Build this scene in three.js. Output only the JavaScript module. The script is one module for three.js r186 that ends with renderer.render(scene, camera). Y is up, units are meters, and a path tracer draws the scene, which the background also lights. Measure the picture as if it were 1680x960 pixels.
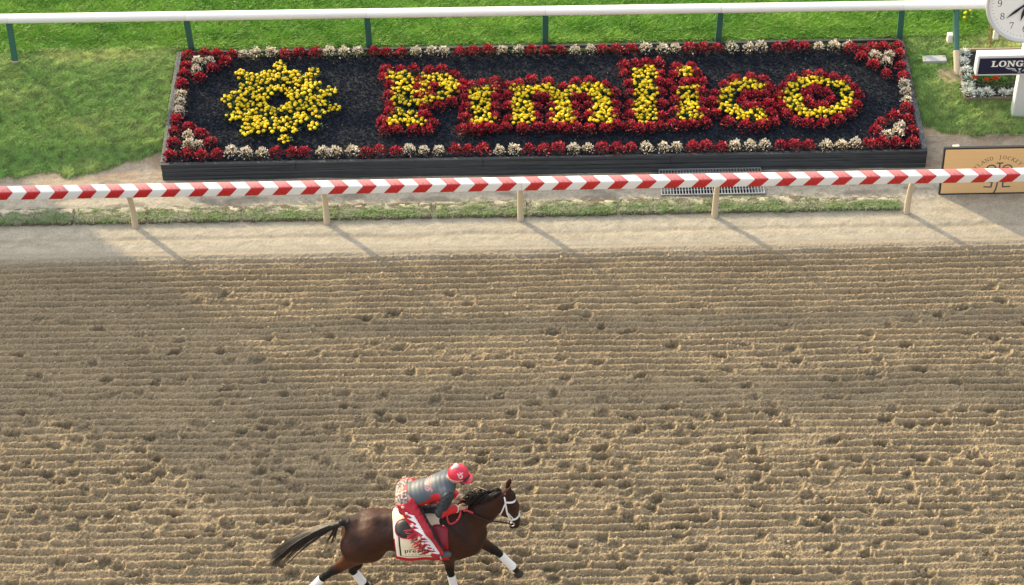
import * as THREE from 'three';
import { mergeGeometries, mergeVertices, toCreasedNormals } from 'three/addons/utils/BufferGeometryUtils.js';
import { RoundedBoxGeometry } from 'three/addons/geometries/RoundedBoxGeometry.js';
import { createNoise2D, createNoise3D } from 'simplex-noise';

// ---------------------------------------------------------------- camera, sky, sun, exposure
const scene = new THREE.Scene();
const TILT = 42 * Math.PI / 180, CAM_H = 19.505;
const camera = new THREE.PerspectiveCamera(16.07, 1680 / 960, 0.5, 900);
camera.position.set(0, CAM_H, CAM_H / Math.tan(TILT));
camera.rotation.order = 'YXZ';
camera.rotation.set(-TILT, 0, -0.018);

const SUN_EL = 21.5 * Math.PI / 180, SUN_AZ = 46 * Math.PI / 180;   // low sun behind the scene, on the left
const sunDir = new THREE.Vector3(-Math.sin(SUN_AZ - 0.02) * Math.cos(SUN_EL), Math.sin(SUN_EL), -Math.cos(SUN_AZ - 0.02) * Math.cos(SUN_EL));
{
  const W = 256, H = 128, d = new Float32Array(W * H * 4);
  for (let r = 0; r < H; r++) for (let c = 0; c < W; c++) {
    const up = ((r + 0.5) / H - 0.5) * Math.PI, az = ((c + 0.5) / W - 0.5) * 2 * Math.PI;
    const x = Math.cos(az) * Math.cos(up), y = Math.sin(up), z = Math.sin(az) * Math.cos(up);
    const ang = Math.acos(Math.min(1, Math.max(-1, x * sunDir.x + y * sunDir.y + z * sunDir.z)));
    const g = Math.exp(-ang / 0.45), g2 = Math.exp(-ang / 1.1), t = Math.pow(Math.max(0, y), 0.5);
    const i = (r * W + c) * 4, S = 0.45;
    d[i] = S * (0.68 * (1 - t) + 0.46 * t + 6.6 * g + 1.1 * g2);
    d[i + 1] = S * (0.72 * (1 - t) + 0.58 * t + 6.1 * g + 1.05 * g2);
    d[i + 2] = S * (0.74 * (1 - t) + 0.74 * t + 5.2 * g + 0.95 * g2);
    if (y < 0) { const k = Math.max(0.35, 1 + y * 4); d[i] *= k; d[i + 1] *= k; d[i + 2] *= k; }
    d[i + 3] = 1;
  }
  const sky = new THREE.DataTexture(d, W, H, THREE.RGBAFormat, THREE.FloatType);
  sky.mapping = THREE.EquirectangularReflectionMapping; sky.magFilter = THREE.LinearFilter; sky.needsUpdate = true;
  scene.background = sky; scene.environment = sky;
}
const sun = new THREE.DirectionalLight(new THREE.Color(1, 0.79, 0.46), 3.6);
sun.position.copy(sunDir).multiplyScalar(60); sun.castShadow = true; sun.shadow.radius = 1;
sun.shadow.mapSize.set(4096, 4096);
Object.assign(sun.shadow.camera, { left: -26, right: 26, top: 26, bottom: -26, near: 1, far: 140 });
scene.add(sun);
const renderer = new THREE.WebGLRenderer({ antialias: true });
renderer.toneMapping = THREE.LinearToneMapping;
renderer.toneMappingExposure = 2.08;
renderer.shadowMap.enabled = true;

// ---------------------------------------------------------------- helpers
function rng(seed) { let s = seed >>> 0; return () => { s = (s + 0x6d2b79f5) | 0; let t = Math.imul(s ^ (s >>> 15), 1 | s); t = (t + Math.imul(t ^ (t >>> 7), 61 | t)) ^ t; return ((t ^ (t >>> 14)) >>> 0) / 4294967296; }; }
const n2 = createNoise2D(rng(11)), n3 = createNoise3D(rng(12));
const clamp = (x, a = 0, b = 1) => Math.min(b, Math.max(a, x));
const sst = (a, b, x) => { const t = clamp((x - a) / (b - a)); return t * t * (3 - 2 * t); };
const mix = (a, b, t) => a + (b - a) * t;
const mix3 = (a, b, t) => [mix(a[0], b[0], t), mix(a[1], b[1], t), mix(a[2], b[2], t)];
const V = (x, y, z) => new THREE.Vector3(x, y, z);
const lin = (r, g, b) => new THREE.Color().setRGB(r, g, b);
const mat = (c, o = {}) => new THREE.MeshStandardMaterial({ color: Array.isArray(c) ? lin(...c) : c, roughness: 0.8, ...o });
const counts = {};
function numbered(n) { counts[n] = (counts[n] ?? -1) + 1; return counts[n] ? n + '_' + String(counts[n]).padStart(3, '0') : n; }
function tag(o, label, category, group) { o.userData.label = label; if (category) o.userData.category = category; if (group) o.userData.group = group; return o; }
function thing(name, label, category, pos = [0, 0, 0], group) { const o = new THREE.Group(); o.name = numbered(name); o.position.set(...pos); scene.add(o); return tag(o, label, category, group); }
function part(parent, name, geo, m, pos) { const o = new THREE.Mesh(geo, m); o.name = name; o.castShadow = o.receiveShadow = true; if (pos) o.position.set(...pos); parent.add(o); return o; }
function struct(name, geo, m) { const o = part(scene, name, geo, m); o.userData.kind = 'structure'; return o; }
function geoFrom(pos, idx, col, uv) {
  const g = new THREE.BufferGeometry();
  g.setAttribute('position', new THREE.BufferAttribute(pos instanceof Float32Array ? pos : new Float32Array(pos), 3));
  if (col) g.setAttribute('color', new THREE.BufferAttribute(col instanceof Float32Array ? col : new Float32Array(col), 3));
  if (uv) g.setAttribute('uv', new THREE.BufferAttribute(uv instanceof Float32Array ? uv : new Float32Array(uv), 2));
  if (idx) g.setIndex(new THREE.BufferAttribute(idx instanceof Uint32Array ? idx : new Uint32Array(idx), 1));
  g.computeVertexNormals(); return g;
}
const strip = (g) => { const o = g.index ? g.toNonIndexed() : g; for (const k of Object.keys(o.attributes)) if (k !== 'position' && k !== 'normal') o.deleteAttribute(k); return o; };
const join = (list) => mergeGeometries(list.map(strip));
function box(w, h, d, x = 0, y = 0, z = 0, r = 0.006) { const g = r ? new RoundedBoxGeometry(w, h, d, 2, Math.min(r, w / 2.1, h / 2.1, d / 2.1)) : new THREE.BoxGeometry(w, h, d); g.translate(x, y, z); return g; }
function tube(pts, r, seg = 16, rs = 6, closed = false) { return new THREE.TubeGeometry(new THREE.CatmullRomCurve3(pts.map((p) => V(...p)), closed), seg, r, rs, closed); }
function extrudeX(profile, x0, x1, crease = 0.5) {          // profile: [z, y] pairs, swept along x
  const s = new THREE.Shape(profile.map(([z, y]) => new THREE.Vector2(-z, y)));
  const g = new THREE.ExtrudeGeometry(s, { depth: x1 - x0, bevelEnabled: false, steps: 1 });
  g.rotateY(Math.PI / 2); g.translate(x0, 0, 0); return toCreasedNormals(g, crease);
}
function noiseTex(size, f, srgb) {                           // f(u, v) with u, v in 0..1 -> [r, g, b] 0..1, must repeat
  const d = new Uint8Array(size * size * 4);
  for (let y = 0, i = 0; y < size; y++) for (let x = 0; x < size; x++, i += 4) { const c = f(x / size, y / size); d[i] = clamp(c[0]) * 255; d[i + 1] = clamp(c[1]) * 255; d[i + 2] = clamp(c[2]) * 255; d[i + 3] = 255; }
  const t = new THREE.DataTexture(d, size, size); t.wrapS = t.wrapT = THREE.RepeatWrapping; t.magFilter = THREE.LinearFilter; t.minFilter = THREE.LinearMipmapLinearFilter; t.generateMipmaps = true;
  if (srgb) t.colorSpace = THREE.SRGBColorSpace; t.needsUpdate = true; return t;
}
const per = (u, v, k, o) => { const a = u * 2 * Math.PI, b = v * 2 * Math.PI, R = k / (2 * Math.PI); return n3(Math.cos(a) * R + o, Math.sin(a) * R + Math.cos(b) * R, Math.sin(b) * R - o * 1.7); };  // repeats in u and v
function canvasTex(w, h, draw) { const c = document.createElement('canvas'); c.width = w; c.height = h; draw(c.getContext('2d'), w, h); const t = new THREE.CanvasTexture(c); t.colorSpace = THREE.SRGBColorSpace; return t; }

// ---------------------------------------------------------------- the lie of the land
const BED = { x0: -5.21, x1: 6.24, zf: -2.71, zb: -5.25 };
const bedY = (z) => 0.27 + 0.079 * (BED.zf - z);             // surface of the mulch
function lawnY(z) { const t = clamp((-2.75 - z) / 2.55); return 0.48 * (t - 0.05 * Math.sin(2 * Math.PI * t)); }
const inBed = (x, z, m = 0) => x > BED.x0 + m && x < BED.x1 - m && z < BED.zf - m && z > BED.zb + m;
const PIT = { x0: 2.42, x1: 3.6, z0: -2.56, z1: -2.1 };
function groundY(x, z) {
  let y = lawnY(z) + 0.012 * n2(x * 0.7, z * 0.9) * sst(-1, -3, z);
  if (z < -2.6 && inBed(x, z, 0.1)) y -= 0.2;
  return y;
}
// hoof prints in the raked dirt
const prints = [];
{
  const r = rng(77), cell = new Map();
  const ok = (x, z, d) => { for (let i = -1; i < 2; i++) for (let j = -1; j < 2; j++) for (const p of cell.get((Math.floor(x / 0.5) + i) + ',' + (Math.floor(z / 0.5) + j)) || []) if (Math.hypot((p.x - x) * 0.8, (p.z - z) * 1.3) < d) return false; return true; };
  for (let i = 0; i < 3400; i++) {
    const x = -11 + 22 * r(), z = -0.35 + 8.6 * r(), q = r();
    const dens = z < 0.2 ? 0.05 : z < 0.7 ? 0.1 : z < 2.3 ? 0.36 : z < 3 ? 0.5 : 0.8;
    if (q > dens || !ok(x, z, z < 2.4 ? 0.26 : 0.165)) continue;
    const p = { x, z, l: 0.07 + 0.06 * r(), w: 0.05 + 0.034 * r(), a: (r() - 0.5) * 0.7, d: 0.024 + 0.03 * r(), s: r() };
    prints.push(p); const k = Math.floor(x / 0.5) + ',' + Math.floor(z / 0.5); if (!cell.has(k)) cell.set(k, []); cell.get(k).push(p);
  }
}
const printCells = new Map();
for (const p of prints) for (let i = -1; i < 2; i++) for (let j = -1; j < 2; j++) { const k = (Math.floor(p.x / 0.4) + i) * 10007 + Math.floor(p.z / 0.4) + j; if (!printCells.has(k)) printCells.set(k, []); printCells.get(k).push(p); }
const FUR = 0.1235;
function trackAt(x, z) {                                      // height and tone of the dirt: dry crests, furrow shade painted into troughs
  const edge = sst(-1.02, -0.72, z);
  const rough = 0.55 + 0.45 * sst(0.2, 3.2, z);
  const zz = z + 0.02 * n2(x * 0.3, z * 0.5) + 0.008 * n2(x * 1.9, z * 2.3) + 0.004 * n2(x * 9, z * 7);
  let f = zz / FUR; const row = Math.floor(f); f -= row;
  const tri = f < 0.42 ? f / 0.42 : (1 - f) / 0.58;           // steeper on the far side of each ridge
  const amp = (0.062 + 0.02 * n2(row * 7.31, x * 0.12)) * (0.8 + 0.4 * n2(x * 1.1, row * 3.7)) * (1 - 0.48 * rough * clamp(0.35 + 1.1 * n2(x * 0.9 + 40, z * 2.2))) * edge;
  let h = amp * (Math.pow(tri, 1.15) - 0.45);
  h += edge * rough * (0.009 * n2(x * 1.9, z * 3.0) + 0.0065 * n2(x * 6.5 + 9, z * 8)) ;
  const fine = 0.0048 * n2(x * 14, z * 17) + 0.0075 * n2(x * 30 + 5, z * 34) + 0.007 * n2(x * 58, z * 60 + 3);
  h += fine * (0.18 + 0.82 * edge);
  let pit = 0;
  const list = printCells.get(Math.floor(x / 0.4) * 10007 + Math.floor(z / 0.4));
  if (list) for (const p of list) {
    const c = Math.cos(p.a), s = Math.sin(p.a), dx = x - p.x, dz = z - p.z;
    let u = (dx * c + dz * s) / p.l, v = (-dx * s + dz * c) / p.w;
    u = u < 0 ? u / 1.35 : u / 0.75;
    const w = 1 + 0.3 * n2(x * 9 + p.s * 50, z * 9) + 0.14 * n2(x * 23, z * 23 + p.s * 30), r = Math.hypot(u, v) * w;
    if (r < 1) { const b = 1 - r * r; pit = Math.max(pit, b); h = mix(h, h * 0.5, b) - p.d * Math.pow(b, 0.7); }
    else if (r < 2.1) { const b = (2.1 - r) / 1.1; h += (0.012 + 0.034 * sst(-0.3, 1, u / r)) * b * b * (3 - 2 * b) * sst(1, 1.25, r) * (0.75 + 0.6 * n2(x * 14, z * 14 + p.s * 9)); }
  }
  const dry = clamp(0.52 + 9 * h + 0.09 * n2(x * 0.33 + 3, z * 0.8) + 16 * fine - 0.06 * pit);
  return [h - 0.004 * edge, dry, pit];
}
function axis(lo, hi, step, far0, far1, grow = 1.3) {
  const a = []; for (let x = lo; x <= hi + 1e-6; x += step) a.push(x);
  for (let x = a[a.length - 1], s = step; x < far1;) { s *= grow; x = Math.min(far1, x + s); a.push(x); }
  for (let x = lo, s = step; x > far0;) { s *= grow; x = Math.max(far0, x - s); a.unshift(x); }
  return a;
}
function sheet(xs, zs, f) {                                   // f(x, z) -> [y, r, g, b]
  const nx = xs.length, nz = zs.length, pos = new Float32Array(nx * nz * 3), col = new Float32Array(nx * nz * 3), uv = new Float32Array(nx * nz * 2), idx = new Uint32Array((nx - 1) * (nz - 1) * 6);
  let i = 0;
  for (let b = 0; b < nz; b++) for (let a = 0; a < nx; a++, i++) { const q = f(xs[a], zs[b]); pos.set([xs[a], q[0], zs[b]], i * 3); col.set([q[1], q[2], q[3]], i * 3); uv[i * 2] = xs[a]; uv[i * 2 + 1] = zs[b]; }
  i = 0;
  for (let b = 0; b < nz - 1; b++) for (let a = 0; a < nx - 1; a++, i += 6) { const k = b * nx + a; idx.set([k, k + nx, k + 1, k + 1, k + nx, k + nx + 1], i); }
  return geoFrom(pos, idx, col, uv);
}
const grain = noiseTex(512, (u, v) => { const k = 0.5 + 0.28 * per(u, v, 34, 1) + 0.24 * per(u, v, 70, 2) + 0.2 * per(u, v, 110, 3); return [k, k, k]; });
const speck = noiseTex(512, (u, v) => { const k = 0.78 + 0.16 * per(u, v, 34, 5) + 0.15 * per(u, v, 80, 6) + 0.05 * per(u, v, 12, 4); return [k, k * 0.995, k * 0.985]; });
const tiled = (t, k) => { const c = t.clone(); c.repeat.set(k, k); c.needsUpdate = true; return c; };
const dirtMat = new THREE.MeshStandardMaterial({ vertexColors: true, roughness: 0.95, map: tiled(speck, 1.7), bumpMap: tiled(grain, 2.3), bumpScale: 0.006 });

// dirt track
{
  const xs = axis(-7.6, 7.6, 0.0128, -240, 240), zs = axis(-1.02, 5.95, 0.0122, -1.02, 60, 1.15);
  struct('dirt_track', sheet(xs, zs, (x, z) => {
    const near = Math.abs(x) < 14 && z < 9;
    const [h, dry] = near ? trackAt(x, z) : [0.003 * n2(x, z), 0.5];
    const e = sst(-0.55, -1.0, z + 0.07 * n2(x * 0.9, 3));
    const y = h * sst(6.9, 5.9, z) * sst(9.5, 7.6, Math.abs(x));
    const c = mix3(mix3([0.12, 0.098, 0.065], [0.52, 0.395, 0.245], dry), [0.43, 0.38, 0.31], e * 0.85);  // moist trough colour, deepened to paint in the shade between ridges
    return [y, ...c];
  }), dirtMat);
}
const soilMat = new THREE.MeshStandardMaterial({ vertexColors: true, roughness: 1 });
const lawnPatch = (x, z) => clamp(0.5 + 0.5 * n2(x * 0.5 + 7, z * 0.8) + 0.3 * n2(x * 1.7, z * 2));
const bareSpot = (x, z) => Math.max(sst(0.5, 0.2, Math.hypot((x - 6.86) / 0.62, (z + 4.5) / 0.52) + 0.08 * n2(x * 6, z * 7)), sst(0.28, 0.1, Math.hypot((x + 5.3) / 1, (z + 3.0) / 1.5)));
const lawnEdge = (x) => -2.86 + 0.09 * n2(x * 1.1, 2) + 0.04 * n2(x * 4, 5) - 0.3 * sst(-6.3, -5.25, x) + (x > 6 ? -0.12 : 0) - 0.2 * sst(6.9, 6.3, x) * (x > 5 ? 1 : 0);
// crumbs of dirt lying loose on the furrows
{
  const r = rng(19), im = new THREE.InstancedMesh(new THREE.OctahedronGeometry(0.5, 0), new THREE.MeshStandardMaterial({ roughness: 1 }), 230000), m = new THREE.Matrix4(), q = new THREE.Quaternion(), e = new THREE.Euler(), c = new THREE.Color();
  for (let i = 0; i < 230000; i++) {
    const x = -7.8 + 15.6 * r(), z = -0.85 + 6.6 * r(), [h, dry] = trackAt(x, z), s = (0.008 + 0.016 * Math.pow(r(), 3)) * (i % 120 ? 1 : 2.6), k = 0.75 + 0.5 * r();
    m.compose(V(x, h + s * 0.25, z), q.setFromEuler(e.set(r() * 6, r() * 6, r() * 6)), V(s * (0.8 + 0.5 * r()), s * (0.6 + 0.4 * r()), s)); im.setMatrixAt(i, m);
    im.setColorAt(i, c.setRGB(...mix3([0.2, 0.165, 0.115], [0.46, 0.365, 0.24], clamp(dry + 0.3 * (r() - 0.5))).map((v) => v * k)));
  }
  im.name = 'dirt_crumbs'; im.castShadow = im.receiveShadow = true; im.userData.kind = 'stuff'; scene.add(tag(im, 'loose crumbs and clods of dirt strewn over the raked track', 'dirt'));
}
// sandy verge with the inner rail on it
{
  const xs = axis(-7.7, 7.7, 0.02, -240, 240), zs = []; for (let z = -3.3; z <= -1.0201; z += 0.019) zs.push(z); zs.push(-1.02);
  struct('sand_verge', sheet(xs, zs, (x, z) => {
    const near = Math.abs(x) < 20;
    let y = groundY(x, z), c = [0.41, 0.37, 0.305];
    if (near) {
      y += 0.003 * n2(x * 4, z * 7) + 0.0022 * n2(x * 14, z * 18) + 0.002 * n2(x * 34, z * 38) + 0.007 * n2(x * 0.5, z * 2.5);
      const tr = Math.exp(-(((z + 1.28 + 0.03 * n2(x * 0.4, 8)) / 0.05) ** 2)); y -= 0.012 * tr; y = mix(y, trackAt(x, -1.02)[0], sst(-1.14, -1.02, z));
      const wet = sst(0.1, 0.75, n2(x * 0.75 + 2, z * 2.6) + 0.5 * n2(x * 2.7, z * 5)) * sst(-1.75, -2.05, z);
      const spots = sst(0.55, 0.8, n2(x * 8, z * 11) + 0.25 * n2(x * 22, z * 20));
      c = mix3(c, [0.2, 0.175, 0.14], 0.75 * wet); c = mix3(c, [0.17, 0.15, 0.12], 0.45 * spots * sst(-1.55, -1.8, z));
      c = mix3(c, [0.36, 0.31, 0.235], 0.55 * tr + 0.3 * sst(0, 0.9, n2(x * 0.5, z * 6)));
      const k = 1 + 0.1 * n2(x * 3, z * 4) + 0.08 * n2(x * 13, z * 15); c = c.map((q) => q * k);
      const clay = sst(-2.45, -2.75, z + 0.12 * n2(x * 1.7, 4)) * (x < BED.x0 || x > BED.x1 ? 1 : 0.25);
      c = mix3(c, [0.38, 0.25, 0.17], 0.6 * clay * (0.7 + 0.5 * n2(x * 2, z * 3)));
      c = mix3(c, [0.1, 0.14, 0.045], sst(0.1, -0.06, z - lawnEdge(x)) * (1 - bareSpot(x, z)));
      if (x > PIT.x0 && x < PIT.x1 && z > PIT.z0 && z < PIT.z1) { y -= 0.4; c = [0.05, 0.05, 0.05]; }
    }
    return [y, ...c];
  }), new THREE.MeshStandardMaterial({ vertexColors: true, roughness: 0.95, map: tiled(speck, 1.3), bumpMap: tiled(grain, 2), bumpScale: 0.003 }));
}
// banked lawn and the turf course beyond the back rail
{
  const f = (x, z) => { const b = Math.max(sst(-0.05, 0.12, z - lawnEdge(x)), bareSpot(x, z)); const c = mix3([0.1, 0.15, 0.045], [0.36, 0.26, 0.18], b * 0.9); const k = 1 + 0.3 * n2(x * 6, z * 6); return [groundY(x, z), c[0] * k, c[1] * k, c[2] * k]; };
  const zs = []; for (let z = -5.45; z < -3.3; z += 0.06) zs.push(z); zs.push(-3.3);
  struct('lawn_bank', sheet(axis(-12, 12, 0.06, -240, 240), zs, f), soilMat);
  struct('turf_course', sheet(axis(-12, 12, 0.25, -240, 240), axis(-12, -5.45, 0.25, -260, -5.45).map((z, i, a) => i === a.length - 1 ? -5.45 : z), (x, z) => [groundY(x, z), 0.06, 0.13, 0.02]), soilMat);
}

// ---------------------------------------------------------------- grass
function tuftGeo(seed, n, hgt, wid, spread, lean) {
  const r = rng(seed), pos = [], idx = [];
  for (let b = 0; b < n; b++) {
    const a = r() * 6.283, bx = (r() - 0.5) * spread, bz = (r() - 0.5) * spread, h = hgt * (0.6 + 0.6 * r()), l = h * lean * (0.3 + r()), w = wid * (0.7 + 0.6 * r());
    const ca = Math.cos(a), sa = Math.sin(a), k = pos.length / 3;
    const p = (t, s) => pos.push(bx + ca * l * t * t - sa * w * s, h * t * (1 - 0.25 * t * lean), bz + sa * l * t * t + ca * w * s);
    p(0, -0.5); p(0, 0.5); p(0.55, -0.42); p(0.55, 0.42); p(1, 0);
    idx.push(k, k + 1, k + 2, k + 1, k + 3, k + 2, k + 2, k + 3, k + 4);
  }
  return geoFrom(pos, idx);
}
const bladeMat = new THREE.MeshPhysicalMaterial({ color: 0xffffff, roughness: 0.6, transmission: 0.5, thickness: 0, side: THREE.DoubleSide, specularIntensity: 0.4 });
const M4 = new THREE.Matrix4(), Q = new THREE.Quaternion(), EU = new THREE.Euler();
function scatter(parent, name, geo, m, spots) {              // spots: [x, y, z, scale, turn, color, tilt]
  const im = new THREE.InstancedMesh(geo, m, spots.length); im.name = name; im.castShadow = im.receiveShadow = true;
  const c = new THREE.Color();
  spots.forEach((s, i) => { EU.set((s[6] || 0) * Math.cos(s[4] * 3), s[4], (s[6] || 0) * Math.sin(s[4] * 3)); M4.compose(V(s[0], s[1], s[2]), Q.setFromEuler(EU), V(s[3], s[3] * (s[7] || 1), s[3])); im.setMatrixAt(i, M4); im.setColorAt(i, c.setRGB(...s[5])); });
  parent.add(im); im.userData.kind = 'stuff'; return im;
}
{
  const r = rng(5), lawn = [];
  for (let i = 0; i < 150000; i++) {
    const right = i % 5 < 2, x = right ? 6.26 + 4.2 * r() : -9.8 + 4.55 * r(), z = -5.4 + 2.9 * r();
    if (z > lawnEdge(x) + 0.06 * (r() - 0.5) || inBed(x, z, -0.03) || r() < bareSpot(x, z) * 0.93) continue;
    if (x > 6.5 && x < 6.87 && z > -4.92 && z < -4.72) continue;
    if (x > 6.99 && z < -3.98 && z > -4.95) continue;
    const p = lawnPatch(x, z), k = (0.65 + 0.5 * r()) * (1 + 0.3 * n2(x * 5, z * 6) + 0.2 * n2(x * 12, z * 13)), dryB = sst(-4.7, -5.2, z) * 0.35, q = clamp(p * 0.75 + dryB + 0.15 * (r() - 0.5));
    const c = mix3([0.32, 0.54, 0.15], [0.72, 0.78, 0.36], q * q); const straw = r() < 0.05 ? 1 : 0;
    lawn.push([x, groundY(x, z) - 0.005, z, 0.75 + 0.5 * r(), r() * 6.28, mix3(c, [0.5, 0.44, 0.26], straw * 0.7).map((v) => v * k), 0.3, (0.85 + 0.5 * p) * (1 + 0.4 * n2(x * 4 + 3, z * 5))]);
  }
  tag(scatter(scene, 'lawn_grass', tuftGeo(1, 6, 0.042, 0.006, 0.07, 0.9), bladeMat, lawn), 'short green lawn grass on the bank beside the flower bed', 'grass');
  const turf = [];
  for (let i = 0; i < 210000; i++) {
    const x = -11 + 22 * r(), z = -5.36 - 5.2 * Math.pow(r(), 1.25);
    const st = 0.5 + 0.5 * n2(x * 0.35, z * 1.7 + 9), k = (0.65 + 0.55 * r()) * (1 + 0.22 * n2(x * 5, z * 7));
    const q = clamp(0.55 * st + 0.3 * n2(x * 1.4 + 3, z * 3) + 0.15 * sst(-5.9, -5.4, z));
    turf.push([x, groundY(x, z) - 0.005, z, 0.8 + 0.5 * r(), r() * 6.28, mix3([0.15, 0.4, 0.03], [0.38, 0.62, 0.09], q).map((v) => v * k), 0.2, (z > -5.55 ? 0.75 : 1) * (0.8 + 0.5 * clamp(0.5 + 0.6 * n2(x * 2.2, z * 2.2)))]);
  }
  tag(scatter(scene, 'turf_grass', tuftGeo(2, 6, 0.11, 0.007, 0.09, 0.8), bladeMat, turf), 'long bright green turf grass of the course beyond the white rail', 'grass');
}
// strips of laid sod at the foot of the rail
{
  const cuts = [-9.3, -7.895, -6.404, -5.322, -3.944, -2.515, -1.143, 0.2535, 1.585, 2.967, 4.392, 5.733], r = rng(31);
  const ordL = ['leftmost, cut by the picture edge', 'second from the left', 'third from the left', 'fourth from the left', 'fifth from the left', 'sixth from the left', 'seventh from the left', 'eighth from the left', 'ninth from the left', 'tenth from the left', 'last on the right'];
  const soilM = mat([0.12, 0.095, 0.065], { roughness: 1 }), tg = tuftGeo(3, 6, 0.05, 0.0055, 0.07, 1.1);
  for (let i = 0; i < 11; i++) {
    const a = cuts[i] + 0.012 + 0.02 * r(), b = cuts[i + 1] - 0.012 - 0.02 * r(), zf = -1.65 - 0.01 * r(), w = i > 9 ? 0.26 : 0.33, L = b - a;
    const t = thing('sod_strip', 'strip of dusty laid sod under the striped rail, ' + ordL[i], 'sod', [(a + b) / 2, 0, zf - w / 2], 'sod strips laid under the striped rail');
    const g = new THREE.BoxGeometry(L, 0.045, w, Math.round(L / 0.04), 1, 9), p = g.attributes.position;
    for (let k = 0; k < p.count; k++) { const x = p.getX(k), y = p.getY(k), z = p.getZ(k), X = x + t.position.x, Z = z + t.position.z; p.setXYZ(k, x + (Math.abs(x) > L / 2 - 1e-3 ? 0.012 * n2(Z * 20, i) : 0), y + 0.013 + (y > 0 ? 0.012 * n2(X * 4, Z * 5) : 0), z + (Math.abs(z) > w / 2 - 1e-3 ? 0.02 * n2(X * 5, i * 3 + z) : 0)); }
    g.computeVertexNormals(); part(t, 'soil', g, soilM);
    const sp = [];
    for (let k = 0; k < L * 1500; k++) {
      const x = (r() - 0.5) * L, z = (r() - 0.5) * w, X = x + t.position.x, Z = z + t.position.z, front = z / w + 0.5;
      if (r() > 0.25 + 0.75 * front + 0.5 * n2(X * 2.2, Z * 6 + i)) continue;
      const g0 = clamp(front * 0.55 + 0.3 + 0.6 * n2(X * 1.9 + 5, Z * 3)), k2 = 0.75 + 0.5 * r();
      sp.push([x, 0.03, z, 0.7 + 0.6 * r(), r() * 6.28, mix3([0.55, 0.54, 0.44], [0.34, 0.45, 0.22], g0).map((v) => v * k2), 0.5, 0.7 + 0.5 * front]);
    }
    scatter(t, 'grass', tg, bladeMat, sp);
    const sand = sheet(axis(-L / 2 + 0.03, L / 2 - 0.03, 0.035, -L / 2 + 0.03, L / 2 - 0.03), axis(-w / 2 + 0.01, w / 2 - 0.03, 0.03, -w / 2 + 0.01, w / 2 - 0.03), (x, z) => [0.036 + 0.016 * n2((x + i * 5) * 3.5, z * 9) - 0.02 * sst(-0.05, 0.12, z) + 0.006 * n2(x * 13 + i, z * 20), 0.42, 0.375, 0.3]);
    part(t, 'sand_cover', sand, soilMat).userData.label = 'pale sand spilled over the sod';
  }
}

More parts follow.
